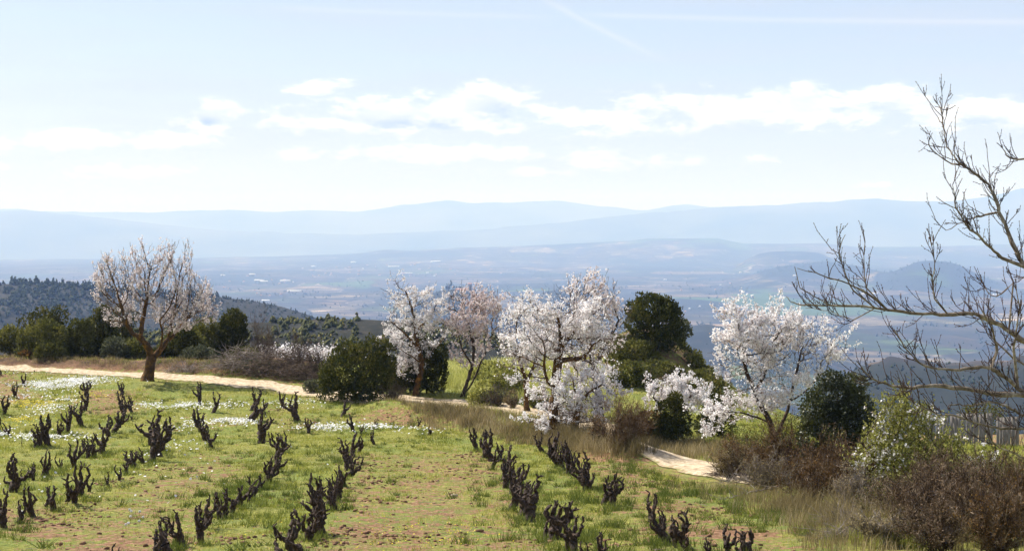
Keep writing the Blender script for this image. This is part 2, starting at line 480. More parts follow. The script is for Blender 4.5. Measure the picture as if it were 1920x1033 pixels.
M_blossom = leafmat('white_blossom', [(0, (.44, .32, .29)), (.10, (.72, .63, .62)), (.30, (.88, .85, .85)), (1, (.96, .95, .95))], .45, .6)
M_bloss_pk = leafmat('pink_blossom', [(0, (.44, .28, .25)), (.25, (.74, .60, .58)), (.6, (.88, .80, .80)), (1, (.95, .92, .92))], .45, .6)
M_bloss_cr = leafmat('pale_blossom', [(0, (.52, .38, .36)), (.2, (.80, .70, .69)), (.6, (.92, .86, .86)), (1, (.96, .94, .94))], .45, .6)
M_juni = leafmat('juniper_foliage', [(0, (.024, .030, .008)), (.45, (.065, .072, .015)), (.8, (.14, .13, .028)), (1, (.24, .20, .045))], .22, .75, .9)
M_olive = leafmat('shrub_foliage', [(0, (.035, .042, .010)), (.5, (.11, .112, .024)), (.85, (.20, .19, .045)), (1, (.30, .27, .08))], .3, .7, .8)
M_greyleaf = leafmat('grey_shrub_foliage', [(0, (.04, .045, .025)), (.5, (.10, .11, .06)), (1, (.22, .22, .13))], .3, .7, .8)
M_oak = leafmat('oak_foliage', [(0, (.016, .022, .008)), (.5, (.045, .055, .016)), (.85, (.11, .115, .026)), (1, (.24, .23, .08))], .18, .4, .9, .5)  # lightest yellowish tone paints sunlit leaves into the ramp
M_fresh = leafmat('fresh_leaf', [(0, (.14, .15, .03)), (.5, (.27, .27, .06)), (1, (.42, .40, .12))], .45, .6)
M_brownleaf = leafmat('withered_leaf', [(0, (.04, .022, .008)), (.5, (.15, .078, .024)), (.85, (.27, .16, .05)), (1, (.42, .32, .16))], .4, .8, .7)
M_purpleleaf = leafmat('bramble_leaf', [(0, (.04, .028, .016)), (.45, (.14, .095, .06)), (.8, (.28, .20, .13)), (1, (.54, .47, .36))], .35, .8, .7)
M_grass = leafmat('grass_blade', [(0, (.10, .12, .02)), (.35, (.22, .24, .038)), (.7, (.36, .36, .07)), (1, (.52, .46, .17))], .5, .7, .35)
M_lush = leafmat('lush_blade', [(0, (.05, .075, .014)), (.5, (.115, .145, .024)), (1, (.21, .235, .05))], .4, .7, .5)
M_bright = leafmat('bright_meadow_blade', [(0, (.20, .22, .05)), (.5, (.42, .42, .11)), (1, (.70, .66, .34))], .55, .7, .5)
M_dry = leafmat('dry_blade', [(0, (.085, .075, .03)), (.4, (.20, .155, .07)), (.75, (.33, .26, .13)), (1, (.52, .45, .30))], .4, .8, .6)
M_daisy = leafmat('daisy_petal', [(0, (.60, .60, .58)), (1, (.90, .90, .88))], .25, .6)
M_yellow = leafmat('yellow_petal', [(0, (.55, .42, .02)), (1, (.80, .66, .04))], .3, .6)
M_clod = surf('clod_soil', lambda n, p: n.ramp(n.noise(p, 3.0, 5, .75), [(.34, (.06, .03, .018)), (.5, (.16, .085, .05)), (.66, (.34, .20, .12))]), 1.0)
M_stone = surf('field_stone', lambda n, p: n.ramp(n.noise(p, 6.0, 5, .7), [(.3, (.30, .22, .15)), (.7, (.55, .44, .32))]), .95)
M_pine = leafmat('pine_needles', [(0, (.010, .018, .009)), (.5, (.026, .038, .016)), (1, (.055, .070, .028))], .1, .9)
M_wall = surf('far_render', lambda n, p: n.mix(.5, (.34, .31, .28), (.40, .37, .34)), .9)
M_shed = surf('far_white_shed', lambda n, p: n.mix(.5, (.50, .50, .50), (.56, .56, .56)), .6)
M_roof = surf('far_tile', lambda n, p: n.mix(.5, (.33, .17, .11), (.38, .22, .15)), .9)
M_oldstone = surf('old_stone', lambda n, p: n.ramp(n.noise(p, .3, 5), [(.3, (.10, .08, .06)), (.7, (.24, .19, .14))]), .95)

# ------------------------------------------------------------------ haze
hm, n, out = new_mat('haze_air')
pv = n.n.new('ShaderNodeVolumePrincipled')
pv.inputs['Color'].default_value = (.34, .53, 1.0, 1)
pv.inputs['Absorption Color'].default_value = (1, 1, 1, 1)
pv.inputs['Density'].default_value = 1.35e-4
pv.inputs['Anisotropy'].default_value = 0.0
n.l.new(pv.outputs[0], out.inputs['Volume'])
x0, x1, y0, y1, z0, z1 = -26000, 26000, -400, 29500, -640, 650
hv = [(x, y, z) for x in (x0, x1) for y in (y0, y1) for z in (z0, z1)]
hf = [(0, 1, 3, 2), (4, 6, 7, 5), (0, 4, 5, 1), (2, 3, 7, 6), (0, 2, 6, 4), (1, 5, 7, 3)]
mesh('haze', hv, np.array(hf), hm, kind='stuff')['label'] = 'pale blue haze filling the valley air'

# ------------------------------------------------------------------ ground sheet
BERM = np.array([hit(*q)[:2] for q in [(728, 771), (775, 779), (850, 792), (960, 806), (1060, 822), (1150, 842), (1200, 866)]]) + np.array([0, 0.0])
ROAD_PX = [(-420, 690), (-200, 689), (0, 690), (120, 694), (270, 701), (400, 711), (520, 724), (600, 735), (672, 745), (740, 749), (820, 753), (920, 762), (1020, 776), (1100, 798),
           (1180, 830), (1230, 845), (1280, 860), (1335, 880), (1390, 896), (1430, 906)]
road = np.array([hit(px, py)[:2] for px, py in ROAD_PX])
_s = np.concatenate([[0], np.cumsum(np.linalg.norm(np.diff(road, axis=0), axis=1))])
_sd = np.arange(0, _s[-1], .3)
rx = np.interp(_sd, _s, road[:, 0]); ry = np.interp(_sd, _s, road[:, 1])
for _ in range(12):
    rx[1:-1] = (rx[:-2] + rx[1:-1] * 2 + rx[2:]) / 4; ry[1:-1] = (ry[:-2] + ry[1:-1] * 2 + ry[2:]) / 4
    rx = rx.copy(); ry = ry.copy()
tanx, tany = np.gradient(rx), np.gradient(ry)
tl = np.hypot(tanx, tany); nx, ny = -tany / tl, tanx / tl
RW = np.interp(rx, [-40, -15, -10, -5, 2, 4.0, 5.2, rx.max() - .3, rx.max()], [.85, .95, 1.1, 1.45, 1.2, .9, .75, .6, .15])


def road_dist(x, y):
    x = np.asarray(x, float).ravel(); y = np.asarray(y, float).ravel()
    out_ = np.full(len(x), 1e9)
    for i in range(0, len(x), 20000):
        d2 = (x[i:i + 20000, None] - rx[None, ::2]) ** 2 + (y[i:i + 20000, None] - ry[None, ::2]) ** 2
        out_[i:i + 20000] = np.sqrt(d2.min(1))
    return out_


# bare-soil strips between the vine rows and on the tractor lines, as photograph lines laid on the ground
SOIL = [((770, 850), (740, 1033), .8, .17), ((860, 850), (880, 1033), .9, .17), ((820, 870), (800, 1030), 1.3, .09),
        ((400, 860), (190, 1033), 1.3, .26), ((545, 770), (380, 800), 1.6, .12), ((1120, 850), (1330, 1000), 1.2, .30), ((1330, 1000), (1420, 1040), 1.5, .30),
        ((200, 735), (205, 770), 1.4, .34), ((0, 705), (30, 750), 1.3, .34), ((560, 790), (740, 785), 1.6, .18),
        ((20, 960), (70, 1000), 1.0, .3), ((330, 1010), (200, 1040), .8, .2), ((690, 850), (640, 1033), .45, .22), ((900, 850), (1000, 1033), .45, .16),
        ((720, 780), (850, 800), 1.2, .22), ((930, 840), (1010, 850), .7, .12)]
_seg = [(hit(*a)[:2], hit(*b)[:2], wd, am) for a, b, wd, am in SOIL]


def soil_at(x, y):
    s = np.full(np.shape(x), .20)
    for a, b, wd, am in _seg:
        ab = b - a; t = np.clip(((x - a[0]) * ab[0] + (y - a[1]) * ab[1]) / (ab @ ab), 0, 1)
        dd = np.hypot(x - a[0] - t * ab[0], y - a[1] - t * ab[1])
        s = s + am * np.exp(-(dd / wd) ** 2)
    return s + .22 * (fbm(x / 2.2, y / 2.2, oct=3, seed=77) - .5)


gx = np.concatenate([np.arange(-75, -34, 1.5), np.arange(-34, 24, .33), np.arange(24, 75.1, 1.5)])
gy = np.concatenate([np.arange(-30, 18, 1.5), np.arange(18, 92, .33), np.arange(92, 135, 1.5)])
GX, GY = np.meshgrid(gx, gy)
gz = g_h(GX, GY)
fine = (fbm(GX / .5, GY / .5, oct=3, seed=41) - .5)
sl = soil_at(GX, GY)
rd = road_dist(GX, GY).reshape(GX.shape)
gz = gz + fine * .10 * sstep(rd, 1.5, 3.0)
gz = gz - .05 * (1 - sstep(rd, 1.3, 2.3))
bankm = sstep(GY - road_y(GX), 1.6, 2.8) * (1 - sstep(GX, -13, -7))
sl = sl + bankm * .9 + (1 - sstep(rd, 1.2, 2.0)) * .18
sl = sl + .35 * sstep(GX, 13, 18) * sstep(GY, 66, 72)
mound = np.exp(-((GX - 6.8) / 3.6) ** 2 - ((GY - 74) / 5.5) ** 2)
sl = sl + .5 * mound
R, C = GX.shape
ii = np.arange(R * C).reshape(R, C)


def gridf(ii): return np.stack([ii[:-1, :-1], ii[:-1, 1:], ii[1:, 1:], ii[1:, :-1]], -1).reshape(-1, 4)


mesh('ground', np.stack([GX, GY, gz], -1).reshape(-1, 3), gridf(ii), M_ground, kind='structure', smooth=True, attrs={'soil': sl.ravel(), 'bank': np.maximum(bankm, mound).ravel()})

# dirt track
K = 11
q = np.linspace(-1, 1, K)
wob = 1 + .55 * (vnoise(_sd / .8, _sd * 0 + 3, seed=5) - .5)
tx_ = rx[:, None] + nx[:, None] * q[None] * (RW * wob)[:, None]
ty_ = ry[:, None] + ny[:, None] * q[None] * (RW * wob)[:, None]
tz_ = g_h(tx_, ty_) + .02 - .04 * np.exp(-((np.abs(q) - .5) / .18) ** 2)[None] - .05 * (np.abs(q) > .95)[None]
edge = (np.clip(np.abs(q) - .55, 0, 1) * 1.5 + .36 * np.exp(-(q / .16) ** 2))[None] + 0 * tx_
ii = np.arange(tx_.size).reshape(tx_.shape)
mesh('dirt_track', np.stack([tx_, ty_, tz_], -1).reshape(-1, 3), gridf(ii)[:, ::-1], M_track, kind='structure', smooth=True, attrs={'edge': edge.ravel()})

# valley floor and rim of the plateau
th = np.concatenate([np.linspace(-math.tan(radians(36)), -.36, 60), np.linspace(-.355, .355, 270), np.linspace(.36, math.tan(radians(36)), 60)])
rr = np.concatenate([np.exp(np.linspace(math.log(78), math.log(2000), 70)), np.exp(np.linspace(math.log(2030), math.log(16500), 200))])
TT, RR = np.meshgrid(th, rr)
VX, VY = TT * RR, RR
vz, wd_ = valley_h(VX, VY)
vz = vz - .8 * (1 - sstep(VY, 115, 140))
bear = TT * F + 960
wd_ = np.maximum(wd_, .6 * np.exp(-((VY - 12750) / 260) ** 2) * sstep(bear, 1130, 1200) * (1 - sstep(bear, 1360, 1560)))
wd_ = np.maximum(wd_, .5 * sstep(fbm(VX / 900., VY / 700., oct=3, seed=66), .56, .64) * sstep(VY, 2500, 3500))
green = .8 * sstep(bear, 1180, 1300) * (1 - sstep(bear, 1700, 1850)) * sstep(VY, 4200, 4500) * (1 - sstep(VY, 5900, 6500))
green = np.maximum(green, sstep(bear, 600, 640) * (1 - sstep(bear, 680, 720)) * sstep(VY, 6300, 6700) * (1 - sstep(VY, 7600, 8000)))
green = np.maximum(green, .55 * sstep(bear, 1120, 1200) * (1 - sstep(bear, 1400, 1440)) * sstep(VY, 11500, 12200))
ii = np.arange(VX.size).reshape(VX.shape)
mesh('valley', np.stack([VX, VY, vz], -1).reshape(-1, 3), gridf(ii), M_valley, kind='structure', smooth=True,
     attrs={'wood': wd_.ravel(), 'green': green.ravel()})


def range_(name, d, ridge, depth, seed, relief):
    rp = np.array(ridge, float)
    bx = np.linspace(-1500, 3400, 420)
    top = np.interp(bx, rp[:, 0], rp[:, 1])
    kk = np.exp(-.5 * (np.arange(-3, 4) / 1.3) ** 2); kk /= kk.sum()
    top = np.convolve(np.pad(top, 3, mode='edge'), kk, mode='valid')
    top = top + (fbm(bx / 34., bx * 0 + seed, oct=4, seed=seed) - .5) * 5.5
    ct = zat(top, d)
    tt = np.linspace(-1, .4, 36)
    vs = []
    for t in tt:
        y = d + t * depth
        x = (bx - 960) / F * (d + t * depth * .6)
        z = -560 + (ct + 560) * (1 - abs(t) ** 1.25)
        g = fbm(x / 2600. + abs(t) * .8, np.full_like(x, y) / 5200., oct=4, seed=seed) - .5
        z = z + relief * g * (1 - abs(t)) * min(1, abs(t) * 4)
        vs.append(np.stack([x, np.full_like(x, y), z], -1))
    vs = np.array(vs); ii = np.arange(vs.shape[0] * vs.shape[1]).reshape(vs.shape[:2])
    mesh(name, vs.reshape(-1, 3), gridf(ii), M_mount, kind='structure', smooth=True)


range_('distant_mountains', 24000, [(-1500, 385), (-200, 395), (0, 391), (40, 392), (100, 397), (300, 398), (440, 393), (520, 399), (610, 394), (660, 399), (760, 384), (830, 375), (895, 382),
       (960, 379), (1040, 376), (1110, 386), (1210, 395), (1270, 383), (1350, 389), (1500, 385), (1900, 380), (3400, 375)], 3800, 11, 420)
range_('nearer_mountains', 19000, [(-1500, 420), (-200, 398), (0, 395), (90, 398), (220, 412), (420, 432), (640, 440), (900, 430), (1050, 418), (1160, 404), (1260, 396), (1340, 389),
       (1450, 384), (1560, 378), (1640, 371), (1700, 378), (1780, 380), (1830, 371), (1880, 365), (1920, 352), (2100, 346), (2500, 350), (3400, 356)], 3400, 15, 400)


# nearer hills: a ridge line laid at a distance, sloping down to both sides
def hill(name, d, ridge, front, back, drop, mat, seed, rough, nb=260, nt=60):
    rp = np.array(ridge, float)
    bx = np.linspace(rp[0, 0], rp[-1, 0], nb)
    top = np.interp(bx, rp[:, 0], rp[:, 1])
    ct = zat(top, d)
    tt = np.concatenate([-np.linspace(1, 0, nt) ** 1.3, np.linspace(0, 1, nt // 2)[1:]])
    vs = []
    for t in tt:
        y = d + (front if t < 0 else back) * t
        x = (bx - 960) / F * y
        zb = ct - drop * abs(t) ** 1.15
        g = fbm(x / (d * .05), np.full_like(x, y) / (d * .05), oct=5, seed=seed) - .5
        z = zb + rough * g * min(1, .15 + abs(t) * 3)
        vs.append(np.stack([x, np.full_like(x, y), z], -1))
    vs = np.array(vs); ii = np.arange(vs.shape[0] * vs.shape[1]).reshape(vs.shape[:2])
    mesh(name, vs.reshape(-1, 3), gridf(ii), mat, kind='structure', smooth=True)
    return vs


pine_hill = hill('wooded_hill', 1250, [(-700, 500), (-200, 520), (0, 531), (130, 534), (230, 541), (330, 552), (420, 559), (480, 566), (530, 574), (570, 587), (620, 606), (680, 640), (740, 690)],
                 620, 400, 150, M_scrub, 5, 26)
scrub_hill = hill('scrub_hill', 330, [(-100, 640), (300, 622), (420, 606), (520, 602), (600, 598), (700, 600), (770, 604), (850, 615), (960, 640), (1050, 680)], 150, 120, 42, M_scrub, 8, 5)

# ------------------------------------------------------------------ branch skeletons and foliage
REF = unit(np.array([.23, .93, .28]))


def rings(pos, dirs, rad, n, nz=None):
    a = unit(np.cross(dirs, REF)); b = np.cross(dirs, a)
    ang = np.arange(n) / n * 2 * pi
    rr_ = rad[:, None] * (nz if nz is not None else 1.0)
    return pos[:, None] + (a[:, None] * np.cos(ang)[None, :, None] + b[:, None] * np.sin(ang)[None, :, None]) * (rr_ * np.ones((1, n)))[..., None]


class Skel:
    def __init__(s): s.p = []; s.par = []; s.r = []
    def add(s, p, par, r=None):
        s.p.append(np.array(p, float)); s.par.append(par); s.r.append(r); return len(s.p) - 1
    def line(s, pts, par=-1, rads=None):
        """polyline; returns node ids"""
        ids = []
        for i, p in enumerate(pts):
            par = s.add(p, par, None if rads is None else rads[i]); ids.append(par)
        return ids
    def arr(s): return np.array(s.p), np.array(s.par), np.array([(-1 if r is None else r) for r in s.r], float)


def smooth_line(pts, step, rg=None, wob=0.0):
    """denser line through the points with a slight wander"""
    pts = np.array(pts, float); n_ = len(pts)
    t = np.arange(n_); L = np.linalg.norm(np.diff(pts, axis=0), axis=1).sum()
    m_ = max(3, int(L / step))
    tt = np.linspace(0, n_ - 1, m_)
    out_ = np.stack([np.interp(tt, t, pts[:, k]) for k in range(3)], -1)
    if m_ > 6:
        for _ in range(2): out_[1:-1] = (out_[:-2] + 2 * out_[1:-1] + out_[2:]) / 4
    if wob and rg is not None: out_[1:-1] += rg.normal(0, wob, out_[1:-1].shape)
    return out_


def pipe_radii(par, tip, expo):
    """thickness carried down from the tips"""
    N = len(par); acc = np.zeros(N); kids = np.zeros(N, int)
    for i in range(N):
        if par[i] >= 0: kids[par[i]] += 1
    for i in range(N - 1, -1, -1):
        if kids[i] == 0: acc[i] = tip ** expo
        if par[i] >= 0: acc[par[i]] += acc[i]
    return acc ** (1 / expo)


def skin(p, par, r, n, noise=0.0, rg=None, only=None):
    """rings joined along the skeleton"""
    N = len(p)
    hasp = par >= 0
    d = np.zeros_like(p); d[hasp] = unit(p[hasp] - p[par[hasp]])
    kids = {}
    for i in range(N):
        if par[i] >= 0: kids.setdefault(par[i], []).append(i)
    for i in range(N):
        if par[i] < 0: d[i] = d[kids[i][0]] if i in kids else np.array([0, 0, 1.])
    main = np.zeros(N, bool)
    for k_, c in kids.items(): main[max(c, key=lambda j: r[j])] = True
    nz = 1 + noise * (rg.random((N, n)) - .5) * 2 if noise else np.ones((N, n))
    e = np.nonzero(hasp if only is None else (hasp & only))[0]
    if len(e) == 0: return np.zeros((0, 3)), np.zeros((0, 4), int)
    pe = par[e]; mn = main[e]
    dirs0 = np.where(mn[:, None], d[pe], d[e]); r0 = np.where(mn, r[pe], np.minimum(r[e] * 1.15, r[pe]))
    A = rings(p[pe], dirs0, r0, n, nz[pe]); B = rings(p[e], d[e], r[e], n, nz[e])
    V_ = np.concatenate([A, B], 1).reshape(-1, 3)
    k = np.arange(n); k2 = (k + 1) % n
    f = np.stack([k, k2, k2 + n, k + n], -1)
    Fc = (f[None] + (np.arange(len(e)) * 2 * n)[:, None, None]).reshape(-1, 4)
    return V_, Fc


def colonize(sk, att, step, kill, rg, bias=(0, 0, .12), iters=160, wander=.18, cap=9000):
    p = [np.array(q) for q in sk.p]; par = list(sk.par)
    att = np.array(att); PA = np.array(p)
    D = np.linalg.norm(att[:, None] - PA[None], axis=2)
    near = D.argmin(1); dist = D.min(1)
    alive = dist > kill
    bias = np.array(bias)
    for it in range(iters):
        ia = np.nonzero(alive)[0]
        if len(ia) == 0 or len(p) > cap: break
        PA = np.array(p)
        v = unit(att[ia] - PA[near[ia]])
        u_, inv = np.unique(near[ia], return_inverse=True)
        s_ = np.zeros((len(u_), 3)); np.add.at(s_, inv, v)
        s_ = unit(unit(s_) + bias + rg.normal(0, wander, s_.shape))
        new = PA[u_] + s_ * step
        k0 = len(p)
        p.extend(list(new)); par.extend(list(u_))
        D = np.linalg.norm(att[ia][:, None] - new[None], axis=2)
        j = D.argmin(1); dm = D[np.arange(len(ia)), j]
        b = dm < dist[ia]
        near[ia[b]] = k0 + j[b]; dist[ia[b]] = dm[b]
        alive[ia] = dist[ia] > kill
        if not b.any(): break
    return np.array(p), np.array(par)


def twigs(p, d, n_seg, seg, rg, up=.25, wander=.3):
    """short shoots growing from points p with directions d; returns segments start/end"""
    S0, S1 = [], []
    cur = p.copy(); dd = unit(d)
    for _ in range(n_seg):
        nxt = cur + dd * (np.reshape(seg, (-1, 1)) if np.ndim(seg) else seg)
        S0.append(cur); S1.append(nxt); cur = nxt
        dd = unit(dd + np.array([0, 0, up]) * .5 + rg.normal(0, wander, dd.shape))
    return np.array(S0), np.array(S1)


def sticks(S0, S1, r0, r1, n=3):
    """plain tapered sticks"""
    d = unit(S1 - S0)
    A = rings(S0, d, np.broadcast_to(r0, (len(S0),)).astype(float), n); B = rings(S1, d, np.broadcast_to(r1, (len(S0),)).astype(float), n)
    V_ = np.concatenate([A, B], 1).reshape(-1, 3)
    k = np.arange(n); k2 = (k + 1) % n
    f = np.stack([k, k2, k2 + n, k + n], -1)
    return V_, (f[None] + (np.arange(len(S0)) * 2 * n)[:, None, None]).reshape(-1, 4)


def ribbons(S0, S1, r0, r1, rg):
    """hair-thin end twigs: one narrow face each"""
    d = unit(S1 - S0); a = unit(np.cross(d, rg.normal(0, 1, d.shape)))
    r0 = np.broadcast_to(r0, (len(S0),))[:, None]; r1 = np.broadcast_to(r1, (len(S0),))[:, None]
    V_ = np.stack([S0 - a * r0, S0 + a * r0, S1 + a * r1, S1 - a * r1], 1).reshape(-1, 3)
    return V_, np.array([[0, 1, 2, 3]]) + (np.arange(len(S0)) * 4)[:, None]


def join(*vf):
    vs, fs, k = [], [], 0
    for v, f in vf:
        if len(v) == 0: continue
        vs.append(v); fs.append(f + k); k += len(v)
    return np.concatenate(vs), fs if len({f.shape[1] for f in fs}) > 1 else np.concatenate(fs)


def blossoms(c, size, rg, up=.2):
    """open five-lobed flowers as little cups of four faces"""
    N = len(c)
    nrm = unit(rg.normal(0, 1, (N, 3)) + np.array([0, 0, up]))
    a = unit(np.cross(nrm, rg.normal(0, 1, (N, 3)))); b = np.cross(nrm, a)
    s = (size * (0.65 + .7 * rg.random(N)))[:, None]
    ct = c - nrm * s * .25
    V_ = [ct]
    m_ = 4
    for k in range(m_):
        an = 2 * pi * k / m_
        V_.append(c + (a * math.cos(an) + b * math.sin(an)) * s * (.8 + .4 * rg.random(N))[:, None] + nrm * s * .2)
    V_ = np.stack(V_, 1).reshape(-1, 3)
    f = np.array([[0, 1, 2], [0, 2, 3], [0, 3, 4]])
    return V_, (f[None] + (np.arange(N) * 5)[:, None, None]).reshape(-1, 3)


def leaves(c, dirs, L, Wd, rg):
    """small folded rhombic leaves"""
    N = len(c)
    d = unit(dirs); a = unit(np.cross(d, rg.normal(0, 1, (N, 3))))
    L = (L * (.6 + .8 * rg.random(N)))[:, None]; Wd = (Wd * (.7 + .6 * rg.random(N)))[:, None]
    V_ = np.stack([c, c + d * L * .5 + a * Wd, c + d * L, c + d * L * .5 - a * Wd], 1).reshape(-1, 3)
    f = np.array([[0, 1, 2, 3]])
    return V_, (f[None] + (np.arange(N) * 4)[:, None, None]).reshape(-1, 4)


def blades(c, h, wd, rg, lean=.35, seg2=True):
    N = len(c)
    az = rg.random(N) * 2 * pi; dr = np.stack([np.cos(az), np.sin(az), 0 * az], -1)
    sd_ = np.stack([-np.sin(az + rg.normal(0, .8, N)), np.cos(az), 0 * az], -1)
    h = (h * (.55 + .9 * rg.random(N)))[:, None]; wd = (wd * (.7 + .6 * rg.random(N)))[:, None]
    ln = lean * (.3 + 1.2 * rg.random(N))[:, None]
    up = np.array([0, 0, 1.])
    m_ = c + up * h * .55 + dr * h * ln * .35
    t = c + up * h * (1 - .25 * ln) + dr * h * ln
    V_ = np.stack([c - sd_ * wd * .5, c + sd_ * wd * .5, m_ + sd_ * wd * .35, m_ - sd_ * wd * .35, t], 1).reshape(-1, 3)
    o = (np.arange(N) * 5)[:, None]
    return V_, [np.array([0, 1, 2, 3])[None] + o, np.array([3, 2, 4])[None] + o]


def tri_blades(c, h, wd, rg, lean=.5):
    N = len(c)
    az = rg.random(N) * 2 * pi; dr = np.stack([np.cos(az), np.sin(az), 0 * az], -1)
    a2 = rg.random(N) * 2 * pi; sd_ = np.stack([np.cos(a2), np.sin(a2), 0 * az], -1)
    h = (h * (.5 + rg.random(N)))[:, None]; wd = (wd * (.7 + .6 * rg.random(N)))[:, None]
    V_ = np.stack([c - sd_ * wd * .5, c + sd_ * wd * .5, c + np.array([0, 0, 1.]) * h + dr * h * (lean * (.2 + 1.3 * rg.random(N)))[:, None]], 1).reshape(-1, 3)
    return V_, (np.array([0, 1, 2])[None] + (np.arange(N) * 3)[:, None])


def ell_pts(spec, d, n, rg, shell=.0, depthk=.85):
    """points inside crown lobes given as photograph ellipses (cx, cy, rx, ry[, depth offset m]) at distance d"""
    vol = np.array([e[2] * e[2] * e[3] for e in spec], float); vol /= vol.sum()
    out_ = []
    for e, v in zip(spec, vol):
        k = max(3, int(n * v))
        off = e[4] if len(e) > 4 else 0.0
        c = P(e[0], e[1], d + off); rxm, rzm = e[2] * d / F, e[3] * d / F
        u = unit(rg.normal(0, 1, (k, 3))); r_ = rg.random(k) ** (1 / (3 + shell))
        q = u * r_[:, None] * np.array([rxm, rxm * depthk, rzm])
        out_.append(c + q)
    return np.concatenate(out_)


def almond(name, label, d, limbs, crown, n_att, n_bl, bl_size, seed, bark, mat, trunk_r, step=.16, kill=.22, bias=(0, 0, .12), twig_len=.14,
           tips=1.0, wander=.18, extra=None, upright=.5, cluster=.05, cat='tree', group=None, fill=.5, tipr=.0085, twmat=None, kexp=.8, per=4):
    """blossoming tree: limbs follow the photograph, the rest grows into the crown's volume"""
    rg = np.random.default_rng(seed)
    base = hit(*limbs[0][0][:2]) if d is None else np.array([P(*limbs[0][0][:2], d)[0], d, 0])
    base[2] = float(g_h(base[0], base[1])) - .08
    d = base[1]
    t = thing(name, label, cat, base, group)
    sk = Skel(); ends = {}
    for li, limb in enumerate(limbs):
        pts = []
        for q in limb:
            off = q[2] if len(q) > 2 else 0.0
            pts.append(P(q[0], q[1], d + off))
        if li == 0 or limb[0][:2] not in ends:
            if len(limb[0]) <= 3 and li > 0 and limb[0][1] < limbs[0][0][1] - 25: pass
            pts[0] = pts[0].copy()
            if li == 0 or abs(limb[0][1] - limbs[0][0][1]) < 15: pts[0][2] = base[2]
            ln = smooth_line(pts, .14, rg, .012)
            ids = sk.line(ln)
        else:
            ln = smooth_line(pts, .14, rg, .012)
            ids = sk.line(ln[1:], par=ends[limb[0][:2]])
            ids = [ends[limb[0][:2]]] + ids
        # remember the node nearest each given point
        arr = np.array([sk.p[i] for i in ids])
        for q, pw in zip(limb, pts):
            ends[tuple(q[:2])] = ids[int(np.linalg.norm(arr - pw, axis=1).argmin())]
    ntr = len(sk.p)
    att = ell_pts(crown, d, n_att, rg)
    p, par = colonize(sk, att, step, kill, rg, bias=bias, wander=wander)
    r = pipe_radii(par, tipr, 2.25)
    roots = np.nonzero(par < 0)[0]
    sc = trunk_r / r[roots].max()
    k_ = np.clip((r - tipr) / max(r[roots].max() - tipr, 1e-6), 0, 1)
    r = r * (1 + (sc - 1) * k_ ** kexp)
    r[:ntr] = np.maximum(r[:ntr], trunk_r * .07)
    for q in roots:                                     # flare at the foot
        for i, f_ in ((q, 1.5), (q + 1, 1.25), (q + 2, 1.08)):
            if i < len(r): r[i] *= f_
    rg2 = np.random.default_rng(seed + 1)
    wood = r > tipr * 2.2
    thick = wood.copy(); thick[:ntr] = True
    v1, f1 = skin(p, par, r, 8, .12, rg2, only=thick)
    mesh('trunk', v1, f1, bark, parent=t, smooth=True)
    # fine branches and shoots
    v2, f2 = skin(p, par, r, 4, 0, rg2, only=~thick)
    hasp = par >= 0
    thin = np.nonzero(hasp & ~wood & (np.arange(len(p)) >= ntr))[0]
    dirs = np.zeros_like(p); dirs[hasp] = unit(p[hasp] - p[par[hasp]])
    m_ = int(len(thin) * tips)
    src = rg.choice(thin, m_) if m_ else thin[:0]
    dv = unit(dirs[src] * .6 + rg.normal(0, .5, (len(src), 3)) + np.array([0, 0, upright]))
    S0, S1 = twigs(p[src], dv, 3, twig_len * (.5 + rg.random(len(src))), rg, up=upright)
    v3, f3 = ribbons(S0.reshape(-1, 3), S1.reshape(-1, 3), tipr * .8, tipr * .6, rg2)
    V_, F_ = join((v2, f2), (v3, f3))
    mesh('twigs', V_, F_, twmat or M_twig, parent=t)
    # flowers sit along the shoots and the thin wood
    a0 = np.concatenate([S0.reshape(-1, 3), p[par[thin]]]); a1 = np.concatenate([S1.reshape(-1, 3), p[thin]])
    wts = np.ones(len(a0)); wts[len(S0.reshape(-1, 3)):] = fill * 2
    # uneven bloom: some sprays are full, some nearly bare
    gap = fbm(a0[:, 0] * 1.6, a0[:, 1] * 1.6, a0[:, 2] * 1.6, oct=3, seed=seed)
    wts = wts * (.05 + sstep(gap, .40, .60))
    # blossoms gather in bunches
    nc = max(20, int(n_bl / per))
    cidx = rg.choice(len(a0), nc, p=wts / wts.sum())
    tt = rg.random((nc, 1))
    cc = a0[cidx] * (1 - tt) + a1[cidx] * tt + rg.normal(0, cluster * .35, (nc, 3))
    c = np.repeat(cc, per, 0); c = c + rg.normal(0, cluster * .75, c.shape) * np.repeat(.5 + rg.random((nc, 1)), per, 0)
    v, f = blossoms(c, bl_size, rg)
    mesh('blossom', v, f, mat, parent=t)
    if extra: extra(t, a0, a1, rg)
    return t


